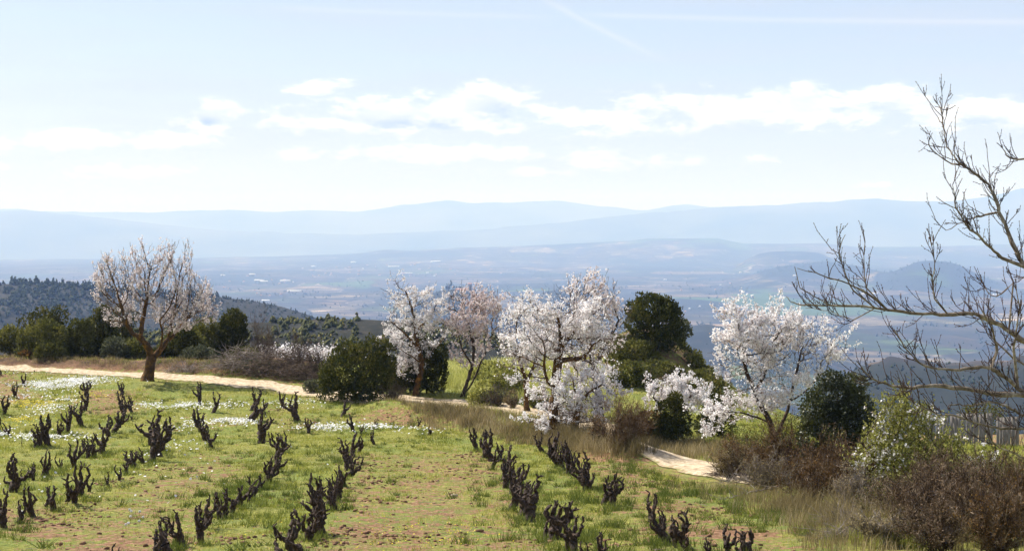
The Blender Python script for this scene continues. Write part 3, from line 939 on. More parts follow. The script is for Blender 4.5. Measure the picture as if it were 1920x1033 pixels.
def lobed(center_px, d, lobes, n_leaf, L, Wd, mat, seed, name, label, cat='bush', group=None, out=.6, up=.3, shell=5.0, lump=.35, bark=None,
          stems=5, base_px=None, gapf=.42, zb=None, stem_r=.04, fillbase=True):
    """evergreen or leafy bush: woody stems and many small leaves gathered in uneven lobes"""
    rg = np.random.default_rng(seed)
    cx, cy = center_px
    x0 = (cx - 960) * d / F
    bz = float(g_h(x0, d)) if zb is None else zb
    t = thing(name, label, cat, (x0, d, bz), group)
    sp = [(cx + e[0], cy + e[1], e[2], e[3]) + tuple(e[4:]) for e in lobes]
    pyb = HOR + (CAMZ - bz) * F / d
    bot = max(e[1] + e[3] for e in sp); mw = max(abs(e[0] - cx) + e[2] for e in sp)
    if fillbase and bot < pyb + 2:
        h2 = (pyb - bot) / 2
        for k_ in (-.45, .05, .5): sp.append((cx + k_ * mw, bot + h2 - 6, mw * .52, h2 + 14))
    vol = np.array([e[2] * e[3] for e in sp], float); vol /= vol.sum()
    cs, ds = [], []
    cent = []
    for e, v in zip(sp, vol):
        k = int(n_leaf * v)
        off = e[4] if len(e) > 4 else rg.normal(0, .15)
        c = P(e[0], e[1], d + off); rx_, rz_ = e[2] * d / F, e[3] * d / F
        cent.append((c, rx_, rz_))
        u = unit(rg.normal(0, 1, (k, 3)))
        # knobbly outline: many secondary tufts
        lumpn = vnoise(u[:, 0] * 2.6 + 9, u[:, 1] * 2.6, u[:, 2] * 2.6, seed + 3) * .6 + vnoise(u[:, 0] * 6, u[:, 1] * 6 + 4, u[:, 2] * 6, seed + 5) * .4
        rr_ = (1 - lump + lump * 1.7 * lumpn) * (.35 + .65 * rg.random(k) ** (1 / shell))
        cs.append(c + u * rr_[:, None] * np.array([rx_, rx_ * .85, rz_])); ds.append(u)
    c = np.concatenate(cs); dd = np.concatenate(ds)
    g = fbm(c[:, 0] * 3.2, c[:, 1] * 3.2, c[:, 2] * 3.2, oct=2, seed=seed + 7)
    keep = (g > gapf - .12 * rg.random(len(c))) & (c[:, 2] > g_h(c[:, 0], c[:, 1]) if zb is None else True)
    c, dd = c[keep], dd[keep]
    dv = unit(dd * out + rg.normal(0, .5, c.shape) + np.array([0, 0, up]))
    v, f = leaves(c, dv, L, Wd, rg)
    mesh('foliage', v, f, mat, parent=t)
    for k, (cc, rx_, rz_) in enumerate(cent[:max(1, stems)]):
        sk = Skel()
        b = np.array([x0 + rg.normal(0, .12), d + rg.normal(0, .1), bz - .05])
        ln = smooth_line([b, (b + cc) / 2 + rg.normal(0, .1, 3), cc, cc + np.array([rg.normal(0, .1), 0, rz_ * .6])], .2, rg, .02)
        sk.line(ln, rads=np.linspace(stem_r, stem_r * .25, len(ln)))
        p, par, r = sk.arr()
        v, f = skin(p, par, r, 5, .1, rg)
        mesh('stem', v, f, bark or M_bark, parent=t, smooth=True)
    return t


def twiggy(px, py, d, wpx, hpx, n_stem, seed, name, label, mat, r0=.016, sub=5, leaf=None, n_leaf=0, leafL=.03, leafW=.012, spread=1.0, group=None, cat='bush',
           up=.35, levels=3, wander=.16):
    """bare or nearly bare bush: stems fan out from the root and fork again and again"""
    rg = np.random.default_rng(seed)
    x0 = (px - 960) * d / F; bz = float(g_h(x0, d))
    t = thing(name, label, cat, (x0, d, bz), group)
    hw, hh = wpx * d / F, hpx * d / F
    az = rg.random(n_stem) * 2 * pi; el = rg.random(n_stem) ** .7
    tgt = np.stack([np.cos(az) * hw * el, np.sin(az) * hw * el * .8, hh * np.sqrt(np.clip(1.02 - (el * .85) ** 2, .1, 1)) * (.45 + .68 * rg.random(n_stem))], -1)
    base = np.stack([rg.normal(0, hw * .16 * spread, n_stem), rg.normal(0, hw * .16 * spread, n_stem), np.zeros(n_stem)], -1)
    NS = 7
    nodes = []
    tt = np.linspace(0, 1, NS)[None, :, None]
    mid = base[:, None] + (tgt - base)[:, None] * tt ** 1.15
    mid[:, :, 2] = tgt[:, None, 2] * (tt[..., 0] ** .85)
    mid[:, 1:] += np.cumsum(rg.normal(0, wander * hh / NS, (n_stem, NS - 1, 3)), 1)
    S0 = mid[:, :-1].reshape(-1, 3); S1 = mid[:, 1:].reshape(-1, 3)
    lv = np.tile(np.linspace(1, .45, NS - 1), n_stem) * r0
    allS = [(S0, S1, lv, lv * .9)]
    src0, src1 = S0, S1
    rr0 = r0 * .5; ln = hh * .30
    for L_ in range(levels - 1):
        k = int(len(src0) * (sub if L_ == 0 else sub * .62))
        i = rg.integers(0, len(src0), k); q = rg.random((k, 1))
        s = src0[i] * (1 - q) + src1[i] * q
        dv = unit(unit(src1[i] - src0[i]) * .8 + rg.normal(0, .55, (k, 3)) + np.array([0, 0, up]))
        sg = (ln / 3 * (.4 + rg.random(k)))[:, None]
        A, B = twigs(s, dv, 3, sg, rg, up=up, wander=.28)
        A = A.reshape(-1, 3); B = B.reshape(-1, 3)
        rr_ = np.full(len(A), rr0)
        allS.append((A, B, rr_, rr_ * .8)); src0, src1 = A, B
        rr0 *= .68; ln *= .55
    A = np.concatenate([a[0] for a in allS]); B = np.concatenate([a[1] for a in allS])
    ra = np.concatenate([a[2] for a in allS]); rb = np.concatenate([a[3] for a in allS])
    off = np.array([x0, d, bz])
    nst = len(allS[0][0])
    v, f = join(sticks(A[:nst] + off, B[:nst] + off, ra[:nst], rb[:nst]), ribbons(A[nst:] + off, B[nst:] + off, ra[nst:] * 1.1, rb[nst:] * 1.1, rg))
    mesh('branches', v, f, mat, parent=t)
    if leaf is not None:
        i = rg.integers(0, len(src0), n_leaf); q = rg.random((n_leaf, 1))
        c = src0[i] * (1 - q) + src1[i] * q + rg.normal(0, .012, (n_leaf, 3)) + off
        v, f = leaves(c, rg.normal(0, 1, (n_leaf, 3)) + np.array([0, 0, .3]), leafL, leafW, rg)
        mesh('leaves', v, f, leaf, parent=t)
    return t

# ------------------------------------------------------------------ blossoming almond trees
almond('almond_tree', 'large pinkish almond tree with forked orange trunk standing alone beside the dirt track', None,
       [[(276, 714), (279, 697), (284, 672)],
        [(284, 672), (278, 650, -.2), (264, 634, -.3), (246, 624, -.4), (236, 605, -.5), (228, 575, -.6)],
        [(264, 634, -.3), (266, 606, .1), (272, 580, .3), (277, 555, .4)],
        [(284, 672), (298, 660, .1), (314, 640, .2), (320, 615, .3), (326, 585, .3)],
        [(298, 660, .1), (306, 630, -.5), (300, 600, -.8)],
        [(314, 640, .2), (340, 612, .5), (356, 590, .6)]],
       [(216, 535, 42, 56), (202, 515, 17, 40), (272, 530, 38, 56), (268, 488, 15, 28), (332, 530, 33, 68), (350, 490, 13, 32), (362, 570, 46, 42), (330, 595, 44, 34),
        (192, 560, 22, 24), (232, 600, 40, 22), (384, 600, 26, 16), (235, 480, 8, 24), (300, 505, 14, 30)],
       2000, 19500, .030, 101, M_bark_or, M_bloss_cr, .24, step=.14, kill=.17, bias=(0, 0, .42), tips=1.7, twig_len=.13, upright=1.2, cluster=.028, wander=.10, kexp=1.3, per=4)

almond('almond_tree', 'airy white almond tree with dark leaning trunk in front of the round junipers', None,
       [[(779, 741), (782, 720), (789, 700), (791, 680), (786, 655), (779, 625), (777, 595), (770, 570), (760, 545)],
        [(791, 680), (806, 662, .3), (824, 645, .5), (838, 625, .6)], [(786, 655), (766, 632, -.3), (748, 615, -.4), (730, 600, -.5)],
        [(779, 625), (795, 605, .3), (812, 585, .5)], [(791, 680), (772, 668, -.6), (752, 655, -.8)]],
       [(768, 585, 44, 42), (750, 545, 24, 30), (792, 575, 34, 34), (735, 620, 26, 30), (820, 600, 34, 44), (745, 518, 7, 16), (725, 660, 15, 28), (732, 700, 18, 12),
        (780, 640, 50, 30), (760, 690, 40, 10), (718, 560, 9, 12), (715, 605, 9, 12), (835, 570, 14, 22)],
       1200, 11500, .031, 102, M_bark_or, M_blossom, .125, bias=(0, 0, .18), cluster=.05, tips=.9)

almond('almond_tree', 'dusky pink almond tree with two bare slanting stems between two white trees', None,
       [[(866, 744), (876, 715), (886, 685), (889, 650), (880, 615), (872, 590)], [(866, 744), (888, 715, .4), (902, 680, .5), (915, 650, .6), (925, 620, .6)],
        [(886, 685), (866, 655, -.4), (858, 620, -.5)]],
       [(880, 610, 44, 48), (905, 590, 38, 34), (862, 580, 26, 26), (925, 625, 24, 40), (890, 565, 52, 20), (875, 665, 34, 32), (938, 575, 18, 14), (845, 560, 12, 14)],
       1400, 12500, .030, 103, M_bark, M_bloss_pk, .085, tips=1.3, upright=.8, cluster=.035, bias=(0, 0, .25))

almond('almond_tree', 'grey and white almond tree behind the two yellow trunks, its top thinly flowered', 58.0,
       [[(1125, 795), (1122, 740), (1112, 690), (1104, 640), (1100, 600), (1092, 560)], [(1112, 690), (1140, 640), (1160, 600)], [(1104, 640), (1080, 600), (1070, 560)]],
       [(1090, 560, 42, 32), (1120, 575, 48, 38), (1160, 600, 28, 30), (1075, 540, 20, 16), (1110, 530, 34, 14), (1150, 560, 26, 26), (1130, 640, 50, 40)],
       900, 5200, .034, 104, M_bark, M_bloss_cr, .13, tips=1.6, upright=.8, bias=(0, 0, .25), cluster=.04)

almond('almond_tree', 'white almond tree with thin dark trunk at the left of the dense clump', None,
       [[(988, 771), (986, 745), (988, 715), (978, 690), (970, 660)], [(988, 715), (1000, 690), (1008, 660)]],
       [(975, 635, 42, 56), (950, 620, 20, 30), (990, 585, 34, 28), (1005, 660, 30, 50), (985, 556, 20, 8), (1020, 600, 26, 36)],
       800, 8200, .033, 105, M_bark_or, M_blossom, .10, cluster=.05, tips=1.0)

almond('almond_tree', 'biggest white almond tree with a thick yellow lichened trunk, middle of the dense clump', None,
       [[(1043, 807), (1036, 780), (1038, 755), (1044, 730), (1042, 705), (1046, 680), (1052, 650), (1050, 620), (1045, 590)],
        [(1044, 730), (1024, 715, -.3), (1020, 690, -.5), (1022, 660, -.7)], [(1046, 680), (1068, 672, .3), (1088, 675, .5), (1104, 660, .6)],
        [(1052, 650), (1075, 625, .3), (1100, 600, .4)], [(1044, 730), (1062, 735, -.6), (1085, 738, -.8)]],
       [(1050, 630, 70, 52), (1010, 610, 46, 42), (1090, 610, 60, 42), (1060, 585, 60, 22), (1120, 590, 34, 28), (985, 655, 34, 36), (1105, 695, 48, 42, 1.6), (950, 690, 26, 44, .5), (1005, 735, 30, 26, 1.2), (1075, 650, 60, 40, .8),
        (1130, 640, 30, 24), (985, 560, 28, 9)],
       2000, 22000, .030, 106, M_bark_or, M_blossom, .17, step=.15, kill=.19, cluster=.05, tips=1.0)

almond('almond_tree', 'low spreading white almond tree with short crooked yellow trunk at the clump\'s right', None,
       [[(1072, 810), (1080, 790), (1084, 768), (1086, 752)], [(1086, 752), (1105, 735), (1130, 720)], [(1086, 752), (1076, 725), (1070, 700)]],
       [(1110, 730, 42, 34), (1075, 740, 46, 36), (1090, 780, 56, 22), (1140, 745, 28, 22), (1010, 790, 30, 24), (1130, 775, 30, 14), (1055, 760, 30, 24), (1165, 735, 16, 14)],
       800, 7600, .032, 107, M_bark_or, M_blossom, .12, cluster=.05)

almond('almond_tree', 'small rounded pinkish white almond beyond the pale path, left of a juniper', 51.0,
       [[(1272, 815), (1268, 790), (1262, 765)], [(1268, 790), (1240, 765), (1225, 745)], [(1262, 765), (1290, 745), (1310, 735)]],
       [(1262, 735, 52, 36), (1235, 720, 28, 22), (1300, 745, 34, 24), (1225, 755, 18, 22), (1280, 715, 36, 16)],
       620, 8200, .030, 108, M_bark, M_blossom, .09, upright=.6, cluster=.045)

almond('almond_tree', 'broad white almond tree beside the dark oak bush, at the path\'s right end', 38.0,
       [[(1462, 912), (1456, 880), (1450, 850), (1452, 820), (1444, 790), (1430, 765), (1415, 735), (1400, 700)],
        [(1452, 820), (1470, 790, .3), (1480, 755, .4), (1490, 710, .4), (1500, 670, .4)], [(1444, 790), (1400, 775, -.5), (1370, 770, -.7), (1345, 775, -.8)],
        [(1415, 735), (1440, 690, .4), (1450, 640, .5)], [(1400, 700), (1390, 650, -.3), (1385, 610, -.4)], [(1480, 755, .4), (1520, 725, .5), (1550, 695, .5)]],
       [(1430, 660, 80, 60), (1390, 610, 42, 34), (1480, 640, 70, 46), (1530, 660, 52, 40), (1385, 720, 44, 46), (1360, 775, 44, 26), (1350, 690, 26, 30), (1440, 740, 60, 34),
        (1382, 575, 22, 16), (1440, 590, 32, 22), (1568, 635, 22, 22), (1335, 640, 12, 12), (1335, 805, 22, 14), (1500, 700, 50, 30), (1420, 780, 26, 16), (1468, 580, 10, 12), (1345, 582, 10, 10)],
       1700, 19000, .027, 109, M_bark, M_blossom, .085, step=.12, kill=.165, cluster=.042, tips=.9, tipr=.006, fill=.55)


def fresh_leaves(t, a0, a1, rg):
    k = 13000
    i = rg.integers(0, len(a0), k); q = rg.random((k, 1))
    c = a0[i] * (1 - q) + a1[i] * q + rg.normal(0, .02, (k, 3))
    v, f = leaves(c, rg.normal(0, .6, c.shape) + np.array([0, 0, .8]), .055, .014, rg)
    mesh('leaves', v, f, M_fresh, parent=t)


almond('almond_bush', 'yellow green leafing almond bush with scattered white flowers, right of the dark oak', 31.0,
       [[(1700, 975), (1690, 930), (1680, 890), (1668, 850)], [(1690, 930), (1730, 890), (1760, 850)], [(1680, 890), (1640, 860), (1615, 830)], [(1690, 930), (1780, 900), (1830, 860)]],
       [(1665, 800, 42, 44), (1710, 800, 50, 40), (1640, 840, 34, 30), (1700, 860, 70, 44), (1775, 848, 38, 30), (1680, 760, 34, 18), (1825, 876, 30, 20), (1630, 880, 30, 26)],
       1500, 1150, .030, 110, M_dtwig, M_blossom, .045, step=.10, kill=.13, cluster=.03, per=3, tips=1.0, tipr=.0045, extra=fresh_leaves, cat='bush', twmat=M_dtwig)


def ivy(t, a0, a1, rg): pass


# distant almond row behind the brush
for i, (px, w_, h_) in enumerate([(518, 20, 15), (545, 20, 17), (574, 18, 16), (602, 16, 16), (634, 20, 14), (500, 14, 10)]):
    rg = np.random.default_rng(300 + i)
    dd_ = 97.0 + i % 2 * 2; c0 = P(px, 660, dd_)
    bz = float(base_h(c0[0], dd_))
    t = thing('almond_tree', 'far low almond in white bloom behind the grey brush, ' + ['second from left', 'third from left', 'fourth from left', 'second from right', 'rightmost', 'leftmost'][i], 'tree', (c0[0], dd_, bz), 'low white almonds behind the brush')
    top = zat(650, dd_)
    sk = Skel(); sk.line(smooth_line([(c0[0], dd_, bz), (c0[0] + .1, dd_, (bz + top) / 2), (c0[0], dd_, top - .3)], .3, rg, .04), rads=None)
    p, par, r = sk.arr(); r = np.linspace(.09, .03, len(p)); v, f = skin(p, par, r, 5)
    mesh('trunk', v, f, M_bark, parent=t)
    c = rg.normal(0, .42, (230, 3)) * np.array([w_ / 12., .8, .55]) + np.array([c0[0], dd_, top - .35])
    v, f = blossoms(c, .07, rg); mesh('blossom', v, f, M_blossom, parent=t)

# ------------------------------------------------------------------ evergreen shrubs and junipers
JUN = [
    ((1226, 605), 72.0, [(0, -12, 48, 40), (-28, 2, 28, 36), (26, 4, 28, 36), (-6, -30, 30, 24), (-36, -22, 18, 18), (44, -2, 14, 30), (22, -26, 22, 20)], 15000, .13, .036, M_juni, 'juniper_tree',
     'big round dark juniper on the mound behind the white almonds', 'tree', 0.5),
    ((667, 690), 63.0, [(0, 0, 50, 46), (-35, 12, 34, 36), (28, -22, 32, 34), (35, 10, 34, 42), (-20, -25, 26, 26), (55, -5, 20, 48), (-52, 22, 16, 24)], 17000, .12, .034, M_juni, 'juniper_bush',
     'broad dark green juniper bush at the bend of the dirt track', 'bush', 0.5),
    ((795, 690), 65.5, [(0, 0, 34, 48), (-30, 14, 30, 34), (22, 12, 24, 38), (-8, -34, 22, 26), (-48, 18, 18, 30), (30, -20, 16, 26)], 13000, .12, .034, M_juni, 'juniper_bush',
     'dark juniper directly behind the leaning white almond', 'bush', 0.5),
    ((438, 635), 79.0, [(0, -6, 24, 46), (-14, 5, 16, 38), (14, 5, 16, 34), (2, -36, 16, 22), (-16, -24, 9, 20), (16, -28, 10, 20)], 9000, .12, .034, M_juni, 'juniper_tree',
     'upright nearly black juniper right of the pinkish almond by the track', 'tree', 0.5),
]
for i, (c, d, lo, nl, L, Wd, m_, nm, lb, ct, o) in enumerate(JUN):
    lobed(c, d, lo, nl, L, Wd, m_, 400 + i, nm, lb, ct, out=.5, up=.9, shell=6, lump=.62, stems=3, gapf=.40)

SH = [  # centre px, distance, lobes, leaves, material, label
    ((18, 635), 79.1, [(0, 0, 30, 24), (-20, 6, 20, 18), (16, 12, 20, 22)], 4200, M_olive, 'pale olive shrub at the photo\'s left edge behind the track'),
    ((84, 600), 83.1, [(0, 0, 30, 18), (-30, 6, 22, 18), (28, -8, 18, 18), (-8, -14, 16, 10), (14, 10, 24, 18)], 5200, M_juni, 'dark spreading bush rising highest in the hedge left of the almond'),
    ((78, 630), 77.7, [(0, 0, 34, 30), (-26, 10, 20, 22), (26, 4, 26, 26), (12, -14, 22, 16)], 7000, M_olive, 'round yellow green shrub standing out at the left of the hedge'),
    ((95, 655), 76.7, [(0, 0, 26, 18), (16, 6, 16, 12), (-18, 4, 14, 14)], 4200, M_olive, 'low olive green shrub on the red bank, foremost at left'),
    ((146, 635), 78.1, [(0, 0, 28, 36), (-18, 14, 20, 24), (14, -10, 18, 26), (12, 20, 20, 20)], 6800, M_olive, 'tall yellow green shrub left of the pinkish almond'),
    ((190, 620), 79.1, [(0, 0, 24, 42), (-14, 8, 18, 30), (6, -28, 14, 20), (14, 18, 18, 30)], 7200, M_juni, 'tall dark shrub just left of the pinkish almond crown'),
    ((216, 650), 76.6, [(0, 0, 22, 18), (14, 6, 16, 16), (-12, 6, 14, 14)], 3800, M_greyleaf, 'grey green shrub below the pinkish almond at its left'),
    ((248, 655), 76.9, [(0, 0, 26, 20), (12, 8, 18, 14), (-14, 6, 14, 14)], 4000, M_olive, 'olive shrub behind the forked orange trunk'),
    ((232, 600), 82.1, [(0, 0, 24, 26), (-14, 14, 18, 22)], 3600, M_juni, 'dark shrub seen through the pinkish almond crown'),
    ((340, 640), 77.6, [(0, 0, 34, 28), (-20, 12, 22, 22), (24, 8, 24, 24), (6, -16, 18, 14)], 6800, M_olive, 'wide yellow green shrub right of the forked orange trunk'),
    ((388, 625), 79.1, [(0, 0, 26, 32), (16, 14, 18, 26), (-14, 10, 18, 24)], 5600, M_olive, 'olive shrub between the pinkish almond and the upright juniper'),
    ((372, 668), 75.6, [(0, 0, 26, 20), (22, 6, 22, 18), (-20, 8, 16, 14)], 4200, M_greyleaf, 'grey green bush beside the track under the pinkish almond'),
    ((545, 690), 71.5, [(-70, -4, 24, 14), (-40, 2, 20, 12)], 1800, M_greyleaf, 'small grey bush beside the cut branches'),
    ((590, 722), 66, [(0, 0, 16, 10), (12, 0, 12, 9)], 1500, M_greyleaf, 'little grey plant at the juniper\'s foot by the track'),
    ((1255, 665), 74, [(0, 0, 44, 28), (-34, 2, 30, 24), (36, 12, 28, 24), (0, -16, 30, 16)], 9000, M_olive, 'yellow green shrub on the mound below the round juniper'),
    ((1300, 690), 72, [(0, 0, 26, 26), (20, 12, 18, 18), (-16, 10, 20, 20)], 4200, M_olive, 'olive shrub at the right end of the mound'),
    ((1190, 660), 71, [(0, 0, 40, 22), (-28, 16, 26, 20), (20, 18, 30, 22)], 7200, M_olive, 'mid green shrub on the mound\'s left slope'),
    ((1180, 700), 67, [(0, 0, 40, 26), (30, 10, 26, 24), (-20, 16, 20, 20)], 5600, M_olive, 'olive shrub below the mound behind the almonds'),
    ((1150, 650), 73, [(0, 0, 34, 22), (22, 12, 24, 20)], 4200, M_olive, 'yellowish bush at the left foot of the mound'),
    ((1235, 700), 69, [(0, 0, 44, 24), (34, 8, 28, 20), (-30, 8, 28, 20)], 7600, M_olive, 'wide olive bush on the front of the mound'),
    ((1310, 715), 68, [(0, 0, 36, 22), (20, 12, 24, 18)], 4200, M_olive, 'low olive bush on the mound\'s right slope'),
    ((60, 668), 77.2, [(0, 0, 22, 12)], 1500, M_brownleaf, 'small withered bush on the red bank'),
    ((300, 668), 77.5, [(0, 0, 26, 16), (-20, 4, 16, 12)], 2800, M_juni, 'dark low bush behind the forked trunk, right side'),
    ((455, 672), 76, [(0, 0, 34, 22), (-20, 6, 24, 18)], 3600, M_juni, 'low dark bush at the foot of the upright juniper'),
    ((1276, 620), 75, [(0, 0, 22, 20), (-10, 14, 20, 18)], 2600, M_greyleaf, 'grey green bush against the right side of the juniper'),
    ((1260, 775), 49.5, [(0, 0, 28, 34), (-14, 20, 20, 20), (18, 12, 18, 28), (4, -24, 16, 16)], 6500, M_juni, 'dark green juniper bush before the small rounded almond'),
    ((1215, 790), 50.5, [(0, 0, 24, 20), (-12, 8, 14, 14)], 2600, M_brownleaf, 'olive brown bush left of the small juniper by the path'),
    ((1340, 740), 52, [(0, 0, 34, 34), (14, 26, 26, 26)], 4500, M_juni, 'dark bush behind the broad white almond'),
    ((1705, 765), 110, [(0, 0, 26, 16), (22, 6, 22, 14), (-22, 8, 14, 12)], 3000, M_olive, 'dark green bush beyond the plank fence'),
    ((1840, 768), 112, [(0, 0, 30, 14), (26, 6, 22, 12), (-26, 6, 20, 12)], 3000, M_olive, 'low green bush beyond the fence, behind the bare branches'),
    ((950, 712), 66, [(0, 0, 30, 26), (18, 10, 20, 18), (-18, 8, 16, 16)], 3000, M_fresh, 'pale yellow green shrub on the bright slope between the almonds'),
    ((1012, 752), 60, [(0, 0, 22, 18), (12, 6, 14, 12)], 1800, M_olive, 'small olive shrub between the clump\'s trunks'),
    ((915, 705), 70, [(0, 0, 34, 30), (24, 8, 24, 24), (-24, 10, 20, 20)], 3600, M_fresh, 'pale yellow green bush far up the bright slope behind the slanting stems'),
    ((907, 735), 61.5, [(0, 0, 22, 22), (16, 10, 16, 14), (-14, 10, 12, 14)], 2600, M_fresh, 'pale green wispy shrub right of the two slanting stems'),
]
for i, (c, d, lo, nl, m_, lb) in enumerate(SH):
    zb = None
    lobed(c, float(d), lo, nl, .10 * d / 75 + .02, .03 * d / 75 + .008, m_, 450 + i, 'shrub', lb, 'bush', out=.5, up=.6, shell=5, lump=.55, stems=3, gapf=.40, zb=zb, fillbase=zb is None)

for i, (c, d, lo, nl, m_, lb) in enumerate([
    ((1480, 812), 43.0, [(0, 0, 36, 38), (22, 14, 26, 30), (-26, 16, 26, 28)], 5200, M_olive, 'olive bush filling the gap between the broad almond and the oak bush'),
    ((1400, 822), 44.0, [(0, 0, 38, 30), (24, 10, 26, 24), (-26, 10, 26, 22)], 4400, M_olive, 'olive bush behind the broad almond\'s low left bough'),
    ((1640, 800), 42.0, [(0, 0, 40, 36), (26, 14, 28, 28), (-26, 14, 26, 28)], 4600, M_oak, 'dark bush glimpsed behind the leafing almond'),
    ((1478, 880), 36.6, [(0, 0, 34, 26), (22, 14, 24, 22), (-24, 10, 22, 20)], 3600, M_olive, 'loose olive sprig bush under the broad almond\'s right side'),
    ((1630, 868), 32.8, [(0, 0, 36, 34), (20, 20, 28, 26), (-26, 14, 24, 24)], 4600, M_olive, 'yellow green bush between the oak bush and the leafing almond'),
    ((1775, 885), 31.5, [(0, 0, 46, 28), (34, 10, 30, 22), (-34, 12, 28, 22)], 4600, M_fresh, 'light green low bush at the right foot of the leafing almond'),
    ((1870, 868), 33.0, [(0, 0, 46, 34), (34, 14, 30, 26), (-34, 16, 30, 24)], 5200, M_olive, 'olive bush under the bare branches at the right edge'),
    ((1560, 905), 33.6, [(0, 0, 30, 26), (22, 14, 22, 20)], 3000, M_brownleaf, 'orange brown leafy bush in front of the dark oak')]):
    lobed(c, float(d), lo, nl, .05, .012, m_, 520 + i, 'shrub', lb, 'bush', out=.5, up=.7, shell=3, lump=.7, stems=3, gapf=.44, stem_r=.02)
# evergreen oak
lobed((1570, 770), 35.5, [(0, -20, 52, 46), (-34, 10, 40, 50), (34, 10, 36, 56), (0, 34, 60, 50), (-10, -58, 26, 20), (30, -50, 26, 22), (-50, 50, 26, 36), (44, 58, 30, 30), (66, 30, 20, 30)],
      30000, .062, .021, M_oak, 500, 'oak_bush', 'dark glossy evergreen oak bush between the broad white almond and leafing almond', 'bush', out=.5, up=.2, lump=.7, stems=4, gapf=.40, stem_r=.035)

# ------------------------------------------------------------------ bare and brown shrubs
TW = [
    (500, 668, 74, 34, 62, 26, M_twig, None, 'bare thin shrub right of the upright juniper'),
    (556, 672, 72, 34, 66, 30, M_twig, None, 'bare upright shrub standing in the grey brush, middle one'),
    (595, 674, 71, 28, 62, 24, M_twig, None, 'bare shrub left of the broad juniper bush'),
    (484, 660, 78, 14, 92, 8, M_twig, None, 'tall thin leafless sapling beside the upright juniper'),
    (1165, 842, None, 62, 88, 44, M_btwig, M_brownleaf, 'round reddish brown leafless bush at the path\'s left bend'),
    (1125, 838, None, 20, 52, 30, M_dtwig, M_brownleaf, 'narrow dark brown bush left of the round leafless bush'),
    (1385, 890, 39.5, 52, 62, 36, M_btwig, M_brownleaf, 'brown thorny shrub under the broad almond beside the path'),
    (1460, 925, 36.5, 60, 105, 46, M_btwig, M_brownleaf, 'dark brown shrub around the broad almond\'s trunk'),
    (1540, 940, 34, 64, 90, 48, M_btwig, M_brownleaf, 'rusty brown shrub below the evergreen oak'),
    (1620, 950, 32, 60, 100, 48, M_btwig, M_brownleaf, 'brown shrub between the oak and the leafing almond'),
    (1770, 985, 29, 90, 110, 64, M_btwig, M_purpleleaf, 'purplish bramble thicket below the leafing almond'),
    (1880, 990, 27.5, 90, 115, 64, M_btwig, M_olive, 'olive brown thorny thicket at the lower right edge'),
    (1730, 1060, 25.5, 90, 105, 60, M_btwig, M_purpleleaf, 'grey brown bramble low at the bottom right'),
    (1830, 1090, 24.5, 100, 130, 70, M_btwig, M_purpleleaf, 'dense bramble thicket in the bottom right corner'),
    (1935, 1100, 24, 90, 150, 60, M_btwig, M_brownleaf, 'dark brown thicket cut off by the bottom right corner'),
    (1850, 905, 33, 70, 60, 40, M_btwig, M_fresh, 'thin greenish shrub beneath the bare tree\'s branches'),
    (960, 760, 60, 18, 30, 16, M_twig, M_dry, 'small dry shrub before the thin dark trunk'),
    (930, 748, 61, 26, 38, 22, M_twig, M_greyleaf, 'wispy grey shrub on the bright grass slope'),
    (1180, 790, 54, 34, 44, 26, M_twig, M_brownleaf, 'brown scrub between the almonds and the small juniper'),
    (740, 720, 62.5, 30, 36, 20, M_twig, None, 'grey bare twigs at the feet of the junipers'),
    (1370, 935, 37.5, 46, 52, 26, M_btwig, M_dry, 'straw coloured twiggy scrub left of the broad almond\'s trunk'),
    (1440, 965, 34.0, 62, 66, 34, M_dead, M_dry, 'pale grey brown scrub at the grass edge under the broad almond'),
    (1520, 985, 31.5, 66, 72, 36, M_btwig, M_brownleaf, 'rusty scrub at the grass edge below the oak bush'),
    (1600, 1005, 29.5, 62, 76, 36, M_dead, M_dry, 'dry grey scrub in front of the leafing almond'),
    (1680, 1035, 27.0, 74, 80, 38, M_btwig, M_olive, 'olive green twiggy scrub low in front of the brambles'),
    (1790, 930, 30.5, 80, 70, 40, M_btwig, M_fresh, 'greenish twiggy scrub right of the leafing almond'),
    (1640, 900, 32.5, 60, 70, 34, M_btwig, M_olive, 'olive scrub tucked under the leafing almond'),
    (1900, 960, 29.0, 60, 90, 34, M_btwig, M_olive, 'greenish brown scrub at the right edge'),
    (1650, 1050, 23.6, 70, 60, 34, M_dead, M_dry, 'pale grey scrub at the bottom edge left of the brambles'),
    (1760, 1060, 23.0, 80, 84, 40, M_btwig, M_purpleleaf, 'bramble clump on the bottom edge, right part'),
    (1870, 1070, 22.6, 84, 100, 44, M_btwig, M_brownleaf, 'rusty bramble clump in the very bottom right corner'),
    (1590, 930, 33.0, 70, 96, 40, M_btwig, M_brownleaf, 'tall ochre brown scrub under the oak bush'),
    (1510, 915, 35.6, 54, 84, 36, M_dtwig, M_brownleaf, 'dark ochre scrub right of the broad almond\'s trunk'),
    (1420, 900, 38.5, 40, 50, 30, M_btwig, M_brownleaf, 'low russet shrub closing the right end of the pale path'),
    (1500, 945, 34.5, 50, 60, 34, M_btwig, M_brownleaf, 'low reddish brown shrub in front of the oak bush'),
    (1680, 985, 28.5, 50, 60, 36, M_btwig, M_purpleleaf, 'small purplish shrub before the leafing almond'),
    (1060, 790, 55, 46, 50, 30, M_twig, M_blossom, 'twiggy young almond growth beneath the dense clump'),
]
